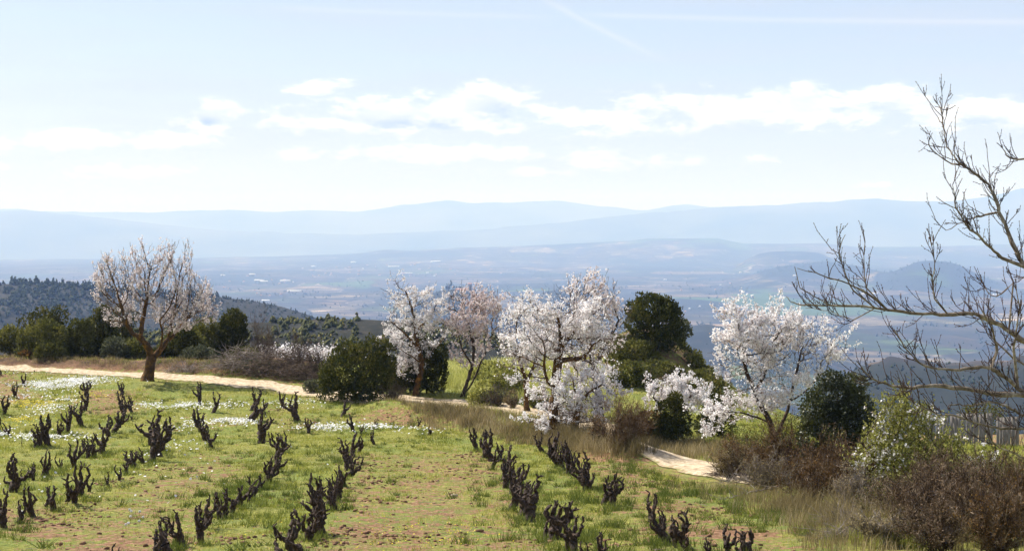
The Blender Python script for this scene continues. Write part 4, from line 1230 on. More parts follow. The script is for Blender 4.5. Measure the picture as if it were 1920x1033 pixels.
for i, (px, py, d, w_, h_, ns, m_, lf, lb) in enumerate(TW):
    if d is None: d = float(hit(px, py)[1])
    fine_ = 1 if d > 45 else 0
    twiggy(px, py, d, w_, h_, ns, 600 + i, 'bare_shrub' if lf is None else 'brown_shrub', lb, m_, r0=.010 if fine_ else .009, sub=2.2 if fine_ else 2.2, leaf=lf,
           n_leaf=(0 if lf is None else (1300 if fine_ else 3900)), leafL=.045 if fine_ else .034, leafW=.012 if fine_ else .009, levels=3, up=.3)

# ------------------------------------------------------------------ bare tree reaching in from the right
rg = np.random.default_rng(71)
D0 = 17.5
bt = np.array([(2130 - 960) * D0 / F, D0, 0.0]); bt[2] = float(g_h(bt[0], bt[1])) - .05
bare = thing('bare_tree', 'leafless tree reaching long pale branches in from the right edge', 'tree', bt)
sk = Skel()


def PL(pts, doff0, doff1, r0, r1, par=-1, wob=.006):
    n_ = len(pts)
    w3 = [P(a, b, D0 + doff0 + (doff1 - doff0) * i / (n_ - 1)) for i, (a, b) in enumerate(pts)]
    ln = smooth_line(w3, .07, rg, wob)
    rads = .9 * np.linspace(r0, r1, len(ln)) * (1 + .12 * np.sin(np.arange(len(ln)) * .9 + r0 * 90))
    if par >= 0: return sk.line(ln, par=par, rads=rads)
    return sk.line(ln, rads=rads)


def near_node(px, py, doff=0.0):
    q = P(px, py, D0 + doff); a = np.array(sk.p); return int(np.linalg.norm(a - q, axis=1).argmin())


trunk = PL([(2130, 1140), (2112, 1020), (2098, 900), (2080, 820)], 0, 0, .17, .11)
L = []
lc = PL([(2040, 770), (1980, 750), (1920, 738), (1878, 741), (1823, 731), (1767, 722), (1730, 724), (1699, 728), (1668, 722), (1640, 713), (1624, 700), (1606, 676)], 0, -.7, .042, .005, trunk[-1]); L.append(lc)
la = PL([(2050, 730), (1990, 682), (1945, 655), (1920, 640), (1880, 612), (1850, 597), (1825, 587), (1770, 590), (1715, 588), (1665, 580), (1620, 574), (1560, 573), (1510, 572), (1486, 569), (1474, 556)], .2, .6, .042, .005, trunk[-1]); L.append(la)
lb_ = PL([(2070, 720), (2010, 600), (1950, 530), (1920, 502), (1897, 453), (1875, 397), (1860, 353), (1829, 326), (1805, 312), (1787, 290), (1773, 273), (1765, 205)], 0, .9, .038, .004, trunk[-1]); L.append(lb_)
nn = near_node(1805, 312, .75)
L.append(PL([(1785, 308), (1767, 298), (1751, 285), (1741, 272)], .75, .8, .009, .004, nn))
L.append(PL([(1878, 484), (1847, 453), (1816, 428), (1792, 391), (1786, 347)], .3, -.3, .020, .004, near_node(1921, 504, .3)))
L.append(PL([(1847, 403), (1816, 412), (1774, 432)], .5, .2, .012, .004, near_node(1876, 400, .6)))
L.append(PL([(1909, 728), (1878, 704), (1863, 690), (1835, 688), (1792, 694), (1748, 691), (1717, 676), (1693, 645), (1677, 617)], 0, -.9, .028, .005, near_node(1925, 740)))
L.append(PL([(1869, 660), (1866, 625), (1852, 605), (1840, 580)], -.2, -.5, .017, .006, near_node(1863, 690, -.3)))
L.append(PL([(1900, 650), (1906, 620), (1912, 580), (1906, 545)], -.2, -.5, .014, .005, near_node(1905, 728)))
L.append(PL([(1500, 540), (1490, 500), (1496, 505), (1480, 490)][:2], .5, .3, .006, .004, near_node(1560, 573, .5)))
L.append(PL([(1640, 560), (1600, 535), (1560, 522), (1530, 512), (1495, 503)], .5, .3, .014, .004, near_node(1665, 580, .5)))
L.append(PL([(1600, 545), (1580, 500), (1572, 470), (1585, 440)], .4, .1, .009, .004, near_node(1640, 574, .5)))
L.append(PL([(1625, 540), (1618, 500), (1622, 455)], .4, .6, .008, .004, near_node(1660, 580, .5)))
L.append(PL([(1600, 600), (1570, 590), (1545, 578), (1510, 578)], .6, .9, .007, .003, near_node(1640, 576, .5)))
L.append(PL([(1752, 560), (1748, 520), (1752, 480), (1744, 450)], .3, .1, .009, .004, near_node(1770, 590, .4)))
L.append(PL([(1990, 320), (1940, 290), (1915, 300), (1897, 302), (1882, 285), (1880, 272)], .2, .4, .020, .004, near_node(2010, 600, .3)))
L.append(PL([(1940, 790), (1900, 768), (1860, 752), (1820, 762), (1780, 758)], -.3, -.9, .022, .005, near_node(2040, 770)))
L.append(PL([(1960, 800), (1900, 805), (1850, 800), (1800, 780), (1740, 772), (1700, 745)], -.6, -1.0, .020, .005, near_node(2075, 815)))
L.append(PL([(1960, 700), (1925, 690), (1895, 668), (1868, 640), (1850, 625), (1836, 590)], .8, 1.1, .018, .005, near_node(2050, 730, .2)))
L.append(PL([(1900, 530), (1870, 560), (1850, 548), (1838, 520)], .4, .8, .010, .004, near_node(1895, 620, .3)))
L.append(PL([(1960, 880), (1905, 850), (1870, 838), (1850, 812)], -.5, -.7, .014, .005, near_node(2095, 890)))
p, par, r = sk.arr()
v, f = skin(p, par, r, 8, .10, rg)
mesh('trunk', v, f, M_greybark, parent=bare, smooth=True)
# upright shoots, some forked, with bead-like buds
hasp = np.nonzero((par >= 0) & (r < .045))[0]
vis = hasp[(p[hasp][:, 0] / p[hasp][:, 1] * F + 960) < 2030]
vis = vis[(p[vis][:, 0] / p[vis][:, 1] * F + 960) > 1520]
dirs = unit(p[vis] - p[par[vis]])
k = 390
i = rg.integers(0, len(vis), k)
dv = unit(dirs[i] * .7 + rg.normal(0, .42, (k, 3)) * np.array([1, 1, .6]) + np.array([0, 0, .55]) * rg.choice([1, 1, 1, -.7], (k, 1)))
segl = .052 * (.35 + rg.random(k) ** 1.6 * 1.9)
S0, S1 = twigs(p[vis][i], dv, 5, segl, rg, up=.35, wander=.13)
v1 = sticks(S0.reshape(-1, 3), S1.reshape(-1, 3), np.repeat(np.array([.0044, .004, .0036, .0031, .0027]), k), np.repeat(np.array([.004, .0036, .0031, .0027, .002]), k), 4)
k2 = 700
j = rg.integers(0, k, k2); lv = rg.integers(0, 4, k2)
s = S1[lv, j]; dv = unit(unit(S1[lv, j] - S0[lv, j]) + rg.normal(0, .5, (k2, 3)) + np.array([0, 0, .3]))
T0, T1 = twigs(s, dv, 3, .042 * (.4 + rg.random(k2)), rg, up=.3, wander=.16)
v2 = sticks(T0.reshape(-1, 3), T1.reshape(-1, 3), .0032, .0026, 3)
V_, F_ = join(v1, v2)
mesh('twigs', V_, F_, M_dtwig, parent=bare)
bp = np.concatenate([S1.reshape(-1, 3), T1.reshape(-1, 3), ((S0 + S1) / 2).reshape(-1, 3)]); bd = np.concatenate([(S1 - S0).reshape(-1, 3), (T1 - T0).reshape(-1, 3), (S1 - S0).reshape(-1, 3)])
bd = unit(unit(bd) + rg.normal(0, .5, bd.shape))
v, f = sticks(bp - bd * .006, bp + bd * .013, .0062, .0022, 3)
mesh('bud', v, f, M_dtwig, parent=bare)['kind'] = 'stuff'

# ------------------------------------------------------------------ brush heaps and fallen branches
def heap(px, py, wpx, hpx, n_, seed, label, cat='brush pile', mat=M_dead, lmul=1.0, d=None, flat=.25, r0=.014, name='brush_heap'):
    rg = np.random.default_rng(seed)
    c = hit(px, py) if d is None else np.array([(px - 960) * d / F, d, 0.])
    c[2] = float(g_h(c[0], c[1]))
    t = thing(name, label, cat, c)
    hw, hh = wpx * c[1] / F, hpx * c[1] / F
    az = rg.random(n_) * 2 * pi; q = np.sqrt(rg.random(n_))
    s = c + np.stack([np.cos(az) * q * hw, np.sin(az) * q * hw * .45, rg.random(n_) * hh * (1.05 - q ** 2) * .9], -1)
    dv = unit(np.stack([rg.normal(0, 1, n_), rg.normal(0, .6, n_), rg.normal(.15, flat, n_)], -1))
    segl = lmul * .16 * (.5 + rg.random(n_))
    A, B = twigs(s, dv, 4, segl, rg, up=.02, wander=.16)
    rr_ = r0 * (.35 + rg.random(n_) ** 2)
    v, f = sticks(A.reshape(-1, 3), B.reshape(-1, 3), np.concatenate([rr_ * m for m in (1, .85, .7, .5)]), np.concatenate([rr_ * m for m in (.85, .7, .5, .3)]), 3)
    lowz = g_h(v[:, 0], v[:, 1]) + .01
    v[:, 2] = np.maximum(v[:, 2], lowz)
    mesh('sticks', v, f, mat, parent=t)['kind'] = 'stuff'
    return t


heap(455, 692, 62, 44, 620, 801, 'heap of grey cut branches right of the upright juniper by the track', r0=.018)
heap(520, 702, 64, 50, 900, 802, 'larger tangle of brownish grey branches below the bare shrubs', r0=.015, mat=M_twig)
heap(560, 712, 42, 30, 420, 803, 'low end of the branch tangle next to the broad juniper', r0=.014, mat=M_twig)
heap(345, 698, 34, 14, 160, 804, 'few grey fallen sticks right of the forked orange trunk', r0=.014)
heap(1368, 892, 36, 22, 260, 805, 'small dark heap of dead twigs where the path ends', r0=.009, lmul=.6, mat=M_dtwig)
heap(1390, 905, 40, 10, 120, 806, 'pale dry twigs at the foot of the broad almond', r0=.008, lmul=.7)
heap(1640, 985, 90, 40, 420, 807, 'pale grey dead branches along the edge of the brambles', r0=.008, lmul=.8)
heap(1590, 1010, 50, 24, 200, 808, 'white bleached twigs at the lower right corner of the field', r0=.007, lmul=.7)
heap(1720, 1010, 90, 30, 260, 811, 'grey dead sticks among the brambles near the bottom edge', r0=.007, lmul=.8, d=24.6)
heap(1880, 935, 60, 26, 160, 809, 'bleached sticks caught over the purplish thicket', r0=.008, lmul=.9, d=27.0)
fb = Skel()
pts = [hit(1346, 942), hit(1375, 938), hit(1400, 934), hit(1430, 930), hit(1458, 925)]
pts = [q + np.array([0, 0, .05 + .03 * i]) for i, q in enumerate(pts)]
rg = np.random.default_rng(810)
ids = fb.line(smooth_line(pts, .07, rg, .012), rads=None)
rb = list(np.linspace(.008, .022, len(ids)))
for i_ in range(2, len(ids), 2):
    s = fb.p[ids[i_]]; e = s + np.array([rg.normal(-.12, .1), rg.normal(0, .1), rg.random() * .14])
    fb.line([(s + e) / 2 + rg.normal(0, .015, 3), e], par=ids[i_]); rb += [.006, .003]
p, par, r = fb.arr()
v, f = skin(p, par, np.array(rb), 5)
o = mesh('fallen_branch', v, f, M_dead, loc=tuple(pts[2])); tag(o, 'single knotty fallen branch lying on the grass left of the brambles', 'branch')

# ------------------------------------------------------------------ plank fence
fr = hit(1835, 838)
fd = 66.0
fz = float(g_h((1830 - 960) * fd / F, fd))
fence = thing('plank_fence', 'old grey fence of uneven upright boards below the bare branches', 'fence', ((1830 - 960) * fd / F, fd, fz))
rg = np.random.default_rng(91)
bxm = []
px = 1742.0
pv_, pf_ = None, None
while px < 1912:
    if 1858 < px < 1866: px += 5; continue
    wpx = 5.2 + rg.random() * 3.0
    dd_ = fd + (px - 1742) * .012 + rg.normal(0, .02)
    x = (px - 960) * dd_ / F; z0_ = float(g_h(x, dd_)) - .1
    ztop = zat((777 if px < 1862 else 782) + rg.normal(0, 1.8), dd_)
    w2 = wpx * dd_ / F / 2 - .004; th_ = .014; lean = rg.normal(0, .02)
    hh = ztop - z0_
    cut = rg.normal(0, .03)
    vv = np.array([(-w2, -th_, 0), (w2, -th_, 0), (w2, th_, 0), (-w2, th_, 0), (-w2 + lean, -th_, hh), (w2 + lean, -th_, hh + cut), (w2 + lean, th_, hh + cut), (-w2 + lean, th_, hh)]) + np.array([x, dd_, z0_])
    ff = np.array([(0, 1, 5, 4), (1, 2, 6, 5), (2, 3, 7, 6), (3, 0, 4, 7), (4, 5, 6, 7), (3, 2, 1, 0)])
    mesh('plank', vv, ff, M_plank, parent=fence)
    px += wpx + .6
for zz_ in (.35, 1.0):
    a = P(1742, 800, fd + .06); b = P(1912, 800, fd + 2.1 + .06)
    za = float(g_h(a[0], a[1])) + zz_; zb_ = float(g_h(b[0], b[1])) + zz_
    v, f = sticks(np.array([[a[0], a[1], za]]), np.array([[b[0], b[1], zb_]]), .035, .035, 4)
    mesh('rail', v, f, M_plank, parent=fence)

# ------------------------------------------------------------------ grapevines
def vine_proto(seed, kind):
    rg = np.random.default_rng(seed)
    t = thing('grapevine', 'x', 'grapevine', (0, 0, 0), 'old bush vines in the vineyard')
    H = .26 + .1 * rg.random()
    lean = rg.normal(0, .07, 2)
    tr_ = [(0, 0, -.06), (lean[0] * .3, lean[1] * .3, H * .35), (lean[0] * .9, lean[1] * .9, H * .75), (lean[0], lean[1], H)]
    ln = smooth_line(tr_, .045, rg, .012)
    r = np.interp(np.linspace(0, 1, len(ln)), [0, .3, .75, 1], [.095, .07, .085, .10]) * (.8 + .4 * rg.random())
    r[-1] *= .75
    cap = ln[-1] + np.array([0, 0, .04])
    P_ = np.vstack([ln, cap]); R_ = np.append(r, .02)
    par = np.arange(len(P_)) - 1
    v, f = skin(P_, par, R_, 9, .20, rg)
    mesh('trunk', v, f, M_vine, parent=t, smooth=True)
    na = {0: 3, 1: 4, 2: 5, 3: 2, 4: 1}[kind]
    a0 = rg.random() * 6.28
    for a in range(na):
        az = a0 + a * 2 * pi / na + rg.normal(0, .3)
        out_ = .08 + .12 * rg.random(); hh = .26 + .30 * rg.random()
        c, s_ = math.cos(az), math.sin(az)
        top = ln[-1] - np.array([0, 0, .03 * rg.random()])
        pts = [top, top + np.array([c * out_ * .6, s_ * out_ * .6, .03 + .04 * rg.random()]), top + np.array([c * out_, s_ * out_, hh * .38]),
               top + np.array([c * out_ * (1.1 + rg.normal(0, .3)), s_ * out_ * (1.1 + rg.normal(0, .3)), hh * .7]),
               top + np.array([c * out_ * (.8 + rg.normal(0, .35)), s_ * out_ * (.8 + rg.normal(0, .35)), hh])]
        pts = smooth_line(pts, .042, rg, .015)
        n_ = len(pts)
        r0 = .042 + .014 * rg.random()
        rr_ = np.linspace(r0 * 1.12, .019, n_) * (1 + .20 * np.sin(np.arange(n_) * 1.7 + rg.random() * 6)); rr_[-1] = .012
        sk = Skel(); ids = sk.line(pts, rads=rr_)
        for q in range(rg.integers(1, 4)):                    # pruned spurs
            i_ = ids[rg.integers(n_ // 3, n_)]
            dv = unit(np.array([c * .6 + rg.normal(0, .6), s_ * .6 + rg.normal(0, .6), .55 + .4 * rg.random()]))
            L_ = .05 + .09 * rg.random()
            sk.line([sk.p[i_] + dv * L_ * .5, sk.p[i_] + dv * L_ + rg.normal(0, .008, 3), sk.p[i_] + dv * L_ * 1.05], par=i_, rads=[.017, .012, .004])
        p, par, r = sk.arr()
        v, f = skin(p, par, r, 7, .24, rg)
        mesh('arm', v, f, M_vine, parent=t, smooth=True)
    return t


VROWS = [
    ('the far left edge row', [(46, 722, 26), (27, 744, 33), (7, 775, 33), (-4, 812, 34), (22, 815, 28), (1, 703, 18)]),
    ('the second row from the left', [(162, 742, 30), (158, 768, 34), (152, 795, 36), (126, 810, 42), (112, 816, 30), (91, 835, 48), (77, 837, 44), (65, 838, 26)]),
    ('the third row from the left', [(228, 740, 26), (230, 763, 32), (247, 772, 30), (232, 783, 34), (213, 809, 44), (203, 815, 32), (188, 849, 54), (176, 856, 40), (166, 858, 34), (140, 875, 46), (156, 842, 16), (112, 881, 28),
                                     (91, 891, 36), (80, 891, 40), (63, 900, 36), (39, 909, 30), (23, 921, 60), (31, 915, 40)]),
    ('the fourth row from the left', [(281, 863, 72), (298, 853, 66), (290, 845, 60), (269, 867, 34), (251, 877, 36), (238, 888, 28), (223, 898, 30), (204, 909, 28), (167, 921, 36), (148, 930, 50), (140, 944, 56), (125, 940, 26),
                                      (102, 955, 44), (86, 947, 38), (63, 967, 58), (37, 977, 38), (11, 990, 56), (-6, 1000, 50)]),
    ('the row below the lone pinkish tree', [(374, 756, 32), (399, 772, 37), (377, 806, 40), (385, 824, 44), (397, 837, 44), (469, 786, 54), (471, 768, 36), (489, 829, 50), (497, 780, 16)]),
    ('the second row left of aisle', [(534, 840, 34), (526, 848, 38), (518, 860, 40), (513, 884, 38), (507, 893, 42), (502, 905, 42), (489, 916, 32), (473, 932, 44), (465, 940, 34), (445, 948, 46), (434, 958, 44), (422, 971, 50), (414, 974, 44),
                                      (383, 990, 62), (378, 1021, 62), (344, 1027, 66), (318, 1040, 78), (285, 1050, 56), (213, 1060, 42), (300, 1046, 40)]),
    ('the row just left of aisle', [(672, 846, 30), (660, 853, 34), (656, 866, 36), (650, 880, 40), (651, 892, 44), (646, 908, 42), (640, 922, 46), (634, 938, 54), (627, 954, 56), (612, 946, 40), (598, 953, 55), (604, 998, 66), (588, 1004, 62), (575, 1012, 60),
                                    (548, 1040, 78), (566, 1044, 60), (536, 1056, 60)]),
    ('the row just right of aisle', [(896, 842, 36), (910, 856, 54), (923, 862, 46), (921, 877, 36), (937, 860, 34), (950, 880, 38), (941, 898, 40), (948, 912, 50), (960, 925, 50), (974, 915, 48), (959, 955, 55), (970, 940, 46), (993, 976, 74), (982, 962, 60),
                                    (1035, 1009, 76), (1021, 1008, 34), (1068, 1034, 62), (1078, 1040, 60), (1118, 1054, 56), (1098, 1052, 42)]),
    ('the second row right of aisle', [(1020, 847, 39), (1036, 858, 47), (1048, 871, 44), (1058, 880, 44), (1067, 887, 50), (1076, 889, 40), (1091, 906, 50), (1099, 917, 48), (1111, 917, 48), (1131, 944, 52), (1147, 950, 58)]),
    ('the lower right corner row', [(1225, 985, 53), (1236, 1004, 44), (1253, 1020, 62), (1268, 1026, 48), (1295, 1031, 66), (1288, 1040, 40), (1330, 1048, 46), (1367, 1049, 54), (1385, 1052, 40), (1402, 1048, 70)]),
    (None, [(531, 763, 31, 'low twisted vine alone below the dirt track bend, spreading sideways'), (557, 787, 42, 'upright gnarled vine just right of the sideways spreading vine'),
            (578, 810, 34, 'small black vine in front of the white flower strip'), (641, 779, 37, 'lone thin vine curving up near the end of the track'),
            (663, 806, 35, 'wide V-shaped vine at the middle of the white flower strip'), (678, 814, 24, 'short stubby vine right beside the V-shaped vine'),
            (702, 831, 26, 'little forked vine stump in front of the V-shaped vine'), (704, 802, 16, 'low branching vine right of the V-shaped vine'),
            (783, 798, 20, 'tiny vine stump at the right end of the flower strip'), (804, 813, 21, 'small reddish vine stump nearest the dry bank grass'),
            (246, 786, 14, 'low branch-like vine lying under the third row\'s top')]),
]
ORD = ['nearest', 'second', 'third', 'fourth', 'fifth', 'sixth', 'seventh', 'eighth', 'ninth', 'tenth', 'eleventh', 'twelfth', 'thirteenth', 'fourteenth', 'fifteenth', 'sixteenth',
       'seventeenth', 'eighteenth', 'nineteenth', 'twentieth', 'twenty-first']
protos = []
kinds = [0, 1, 2, 1, 0, 2, 1, 3, 1, 2, 0, 1, 4, 3, 0, 2, 1, 0, 3, 1, 2]
for i, kd in enumerate(kinds): protos.append([vine_proto(900 + i, kd), kd, False])
rg = np.random.default_rng(55)
allv = []
for row, vs in VROWS:
    vs2 = sorted(vs, key=lambda q: -q[1]) if row else vs
    for o_, q in enumerate(vs2):
        b = hit(q[0], q[1] + (2 if q[1] < 1020 else 0))
        h = q[2] * b[1] / F
        lab = q[3] if not row else ('dark gnarled vine, ' + ('' if o_ == 0 else ORD[o_] + ' ') + ('nearest the camera in ' if o_ == 0 else 'from the near end of ') + row)
        allv.append((b, h, lab))
vinepos = []
for i, (b, h, lab) in enumerate(allv):
    small = h < .5
    cand = [j for j, (pr, kd, us) in enumerate(protos) if (kd in (3, 4, 0)) == small or (not small and kd in (1, 2, 0))]
    j = cand[int(rg.integers(0, len(cand)))]
    unused = [jj for jj in cand if not protos[jj][2]]
    if unused: j = unused[0]
    pr = protos[j]
    if pr[2]: o = copy_tree(pr[0])
    else: o = pr[0]; pr[2] = True
    h = min(max(h * 1.06, .34), 1.0)
    o.location = (b[0], b[1], float(g_h(b[0], b[1])) - .02)
    o.rotation_euler = (rg.normal(0, .16), rg.normal(0, .16), rg.random() * 6.28)
    sz = h / .76 * (.88 + .3 * rg.random())
    o.scale = (sz * (.95 + .25 * rg.random()), sz * (.95 + .25 * rg.random()), sz)
    o['label'] = lab
    vinepos.append((b[0], b[1]))
for pr, kd, us in protos:
    if not us:
        for ch in list(pr.children): bpy.data.objects.remove(ch)
        bpy.data.objects.remove(pr)
vinepos = np.array(vinepos)

# ------------------------------------------------------------------ ground cover
rg = np.random.default_rng(2024)


def scatter(n_, pxr, dr):
    """random ground points inside the part of the field the view can reach"""
    d = np.sqrt(rg.random(n_) * (dr[1] ** 2 - dr[0] ** 2) + dr[0] ** 2)
    px = pxr[0] + rg.random(n_) * (pxr[1] - pxr[0])
    return (px - 960) * d / F, d


def gz_at(x, y):
    return g_h(x, y) + (fbm(x / .5, y / .5, oct=3, seed=41) - .5) * .10 - .01


x, y = scatter(900000, (-120, 1560), (21.5, 78))
s_ = soil_at(x, y); rdn = road_dist(x, y)
pat = fbm(x / .35, y / .35, oct=3, seed=61); pb = fbm(x / 2.6, y / 2.6, oct=3, seed=63)
pr_ = (1 - sstep(s_, .22, .62)) * (.10 + sstep(pat, .40, .62)) * (.55 + .6 * pb) * sstep(rdn, 1.25, 1.8) * (.35 + .65 * (1 - sstep(y, 45, 75)))
keep = rg.random(len(x)) < pr_ * .85
x, y = x[keep][:190000], y[keep][:190000]
hgt = (.035 + .06 * sstep(fbm(x / 1.3, y / 1.3, oct=3, seed=65), .35, .7)) * (1 + .35 * sstep(y, 40, 70))
v, f = tri_blades(np.stack([x, y, gz_at(x, y)], -1), hgt, .014 + .010 * sstep(y, 35, 70), rg)
tag(mesh('field_grass', v, f, M_grass, kind='stuff'), 'short yellow green grass over the vineyard floor')

# lush tufts: at vine feet, on the damp strips and the bank
c = []
for i in range(len(vinepos)):
    k = rg.integers(1, 5)
    c.append(np.stack([vinepos[i, 0] + rg.normal(0, .28, k), vinepos[i, 1] + rg.normal(0, .35, k)], -1))
for (a, b, wd_px, n_) in [((560, 850), (440, 1000), .9, 90), ((1040, 900), (1200, 1000), 1.0, 90), ((1180, 850), (1560, 1000), .9, 200), ((250, 700), (560, 712), 1.0, 120), ((560, 712), (700, 760), .8, 60),
                        ((980, 790), (1180, 830), .7, 90), ((500, 900), (340, 990), .6, 40), ((1000, 1000), (1200, 1030), .8, 40)]:
    A, B = hit(*a)[:2], hit(*b)[:2]; t_ = rg.random((n_, 1))
    c.append(A * (1 - t_) + B * t_ + rg.normal(0, wd_px, (n_, 2)))
c = np.concatenate(c); c = c[road_dist(c[:, 0], c[:, 1]) > 1.6]
k = 46
cc = np.repeat(c, k, 0) + rg.normal(0, .085, (len(c) * k, 2)); hs = np.repeat(.08 + .10 * rg.random(len(c)), k)
v, f = tri_blades(np.stack([cc[:, 0], cc[:, 1], gz_at(cc[:, 0], cc[:, 1])], -1), hs, .016, rg, lean=.6)
tag(mesh('lush_grass', v, f, M_lush, kind='stuff'), 'darker green grass tufts around the vines and along the bank')

x, y = scatter(900, (-80, 1500), (22, 66)); kk_ = (soil_at(x, y) < .42) & (road_dist(x, y) > 1.6); c = np.stack([x, y], -1)[kk_]
cc = np.repeat(c, 26, 0) + rg.normal(0, .06, (len(c) * 26, 2)); hs = np.repeat(.05 + .09 * rg.random(len(c)), 26)
v, f = tri_blades(np.stack([cc[:, 0], cc[:, 1], gz_at(cc[:, 0], cc[:, 1])], -1), hs, .024, rg, lean=1.1)
tag(mesh('field_weeds', v, f, M_lush, kind='stuff'), 'small dark green weed clumps dotted over the field')

# bank edge: a strip of long dry grass between the field and the trees
def tufts(path, wd_m, n_, k, h, mat, name, label, wblade=.014, lean=.45, dk=.10, keepoff=1.3):
    pp = np.array([hit(*q)[:2] for q in path]); seg = np.linalg.norm(np.diff(pp, axis=0), axis=1); cs_ = np.concatenate([[0], np.cumsum(seg)])
    t_ = rg.random(n_) * cs_[-1]
    c = np.stack([np.interp(t_, cs_, pp[:, 0]), np.interp(t_, cs_, pp[:, 1])], -1) + rg.normal(0, 1, (n_, 2)) * np.array([wd_m, wd_m])
    c = c[road_dist(c[:, 0], c[:, 1]) > keepoff]
    cc = np.repeat(c, k, 0) + rg.normal(0, dk, (len(c) * k, 2)); hs = np.repeat(h * (.5 + .9 * rg.random(len(c))), k)
    v, f = blades(np.stack([cc[:, 0], cc[:, 1], gz_at(cc[:, 0], cc[:, 1])], -1), hs, wblade, rg, lean=lean)
    tag(mesh(name, v, f, mat, kind='stuff'), label)


tufts([(800, 762), (860, 778), (920, 790), (980, 808), (1040, 824), (1110, 836)], .55, 420, 34, .30, M_dry, 'dry_bank_grass', 'long straw coloured grass along the bank under the almonds')
tufts([(830, 758), (900, 772), (960, 782), (1010, 800)], .6, 200, 34, .24, M_grass, 'bank_grass', 'greenish tall grass mixed into the dry bank grass')
tufts([(1360, 915), (1440, 940), (1520, 970), (1590, 1000), (1650, 1040)], .45, 190, 30, .20, M_dry, 'dry_verge_grass', 'dry grass at the foot of the brown shrubs at right', wblade=.008)
tufts([(1210, 826), (1290, 842), (1360, 855), (1440, 870)], .9, 300, 30, .26, M_dry, 'dry_path_grass', 'dry tan grass beyond the pale path', keepoff=.9)
tufts([(1690, 1000), (1660, 1033)], .5, 22, 60, .26, M_grass, 'green_clump_grass', 'tall yellowish grass clumps among the grey twigs at bottom right', wblade=.007, dk=.06)
tufts([(640, 722), (740, 752), (820, 768)], .4, 130, 24, .16, M_dry, 'verge_grass', 'thin dry grass on the far verge of the track bend', keepoff=1.45)
tufts([(0, 676), (120, 680), (240, 684), (420, 690)], .7, 260, 22, .18, M_dry, 'bank_top_grass', 'sparse dry grass on the red earth bank')

tufts([(1440, 950), (1540, 960), (1640, 985), (1740, 1010), (1860, 1030)], .6, 200, 30, .42, M_dry, 'straw_grass', 'tall straw coloured grass growing through the brown scrub at right', wblade=.007)
tufts([(1050, 820), (1100, 832), (1150, 844), (1192, 852)], .32, 150, 34, .40, M_dry, 'tall_dry_grass', 'tall dry grass hiding the path beneath the white clump', wblade=.011, keepoff=.3)
# bright meadow behind the clump and green field by the fence
x, y = scatter(110000, (820, 1150), (58, 92)); keep = (road_dist(x, y) > 2.0) & (np.exp(-((x - 6.8) / 3.6) ** 2 - ((y - 74) / 5.5) ** 2) < .35) & (y > road_y(x) + 3.0) & (rg.random(len(x)) < .25 + .9 * sstep(fbm(x / 1.2, y / 1.2, oct=3, seed=88), .35, .6))
x, y = x[keep][:45000], y[keep][:45000]
v, f = tri_blades(np.stack([x, y, g_h(x, y) - .03], -1), .16 + .2 * sstep(fbm(x / .9, y / .9, oct=3, seed=90), .45, .65), .024, rg, lean=.5)
tag(mesh('bright_meadow_grass', v, f, M_bright, kind='stuff'), 'sunlit pale green meadow grass on the slope behind the almonds')
x, y = scatter(130000, (1500, 2100), (38, 65)); keep = rg.random(len(x)) < .2 + .9 * sstep(fbm(x / 1.2, y / 1.2, oct=3, seed=89), .35, .6)
x, y = x[keep][:45000], y[keep][:45000]
v, f = tri_blades(np.stack([x, y, g_h(x, y) - .03], -1), .14, .018, rg, lean=.5)
tag(mesh('meadow_grass', v, f, M_grass, kind='stuff'), 'green grass of the small meadow below the plank fence')


# flowers
def petals(c, s, rg, tilt=.35):
    N = len(c); nrm = unit(rg.normal(0, tilt, (N, 3)) + np.array([0, -.25, 1.]))
    a = unit(np.cross(nrm, rg.normal(0, 1, (N, 3)))); b = np.cross(nrm, a); s = (s * (.7 + .6 * rg.random(N)))[:, None]
    V_ = np.stack([c + (a * math.cos(q) + b * math.sin(q)) * s for q in np.arange(6) * pi / 3], 1).reshape(-1, 3)
    o = (np.arange(N) * 6)[:, None]
    return V_, np.concatenate([np.array(q)[None] + o for q in ([0, 1, 2, 3], [0, 3, 4, 5])])


def flower_patch(px, py, wpx, hpx, n_, size, hz):
    b = [hit(px, py)]
    cx_, cy_ = b[0][0], b[0][1]
    top, bot = hit(px, py - hpx)[1], hit(px, py + hpx)[1]
    hw = wpx * cy_ / F; hd = max(.5, (top - bot) / 2)
    xx = cx_ + rg.normal(0, .5, n_) * hw; yy = cy_ + rg.normal(0, .5, n_) * hd
    kk = fbm(xx / .8, yy / .5, oct=3, seed=int(px)) > .42 + .1 * (rg.random(n_) - .5)
    xx, yy = xx[kk], yy[kk]
    return np.stack([xx, yy, gz_at(xx, yy) + hz * (.6 + .8 * rg.random(len(xx)))], -1)


D = [flower_patch(*a) for a in [(118, 722, 72, 8, 2600, .03, .14), (150, 716, 90, 6, 500, .03, .13), (70, 740, 70, 22, 350, .03, .12), (100, 765, 40, 22, 400, .03, .12), (315, 764, 62, 5, 800, .03, .12), (420, 764, 70, 8, 260, .03, .12), (435, 795, 60, 8, 480, .03, .14),
                              (620, 806, 70, 7, 480, .03, .12), (700, 804, 60, 5, 260, .03, .12), (80, 822, 110, 8, 420, .03, .12), (540, 760, 60, 8, 160, .03, .12), (350, 800, 60, 12, 200, .03, .12), (2, 818, 14, 8, 120, .03, .12),
                              (120, 700, 160, 6, 300, .03, .1), (790, 810, 60, 8, 90, .03, .1), (330, 840, 60, 20, 70, .03, .1), (200, 905, 300, 60, 90, .03, .08)]]
c = np.concatenate(D); c = c[road_dist(c[:, 0], c[:, 1]) > 1.6]
v, f = petals(c, .030, rg)
tag(mesh('white_daisies', v, f, M_daisy, kind='stuff'), 'drifts of small white daisies in the grass')
near_d = []
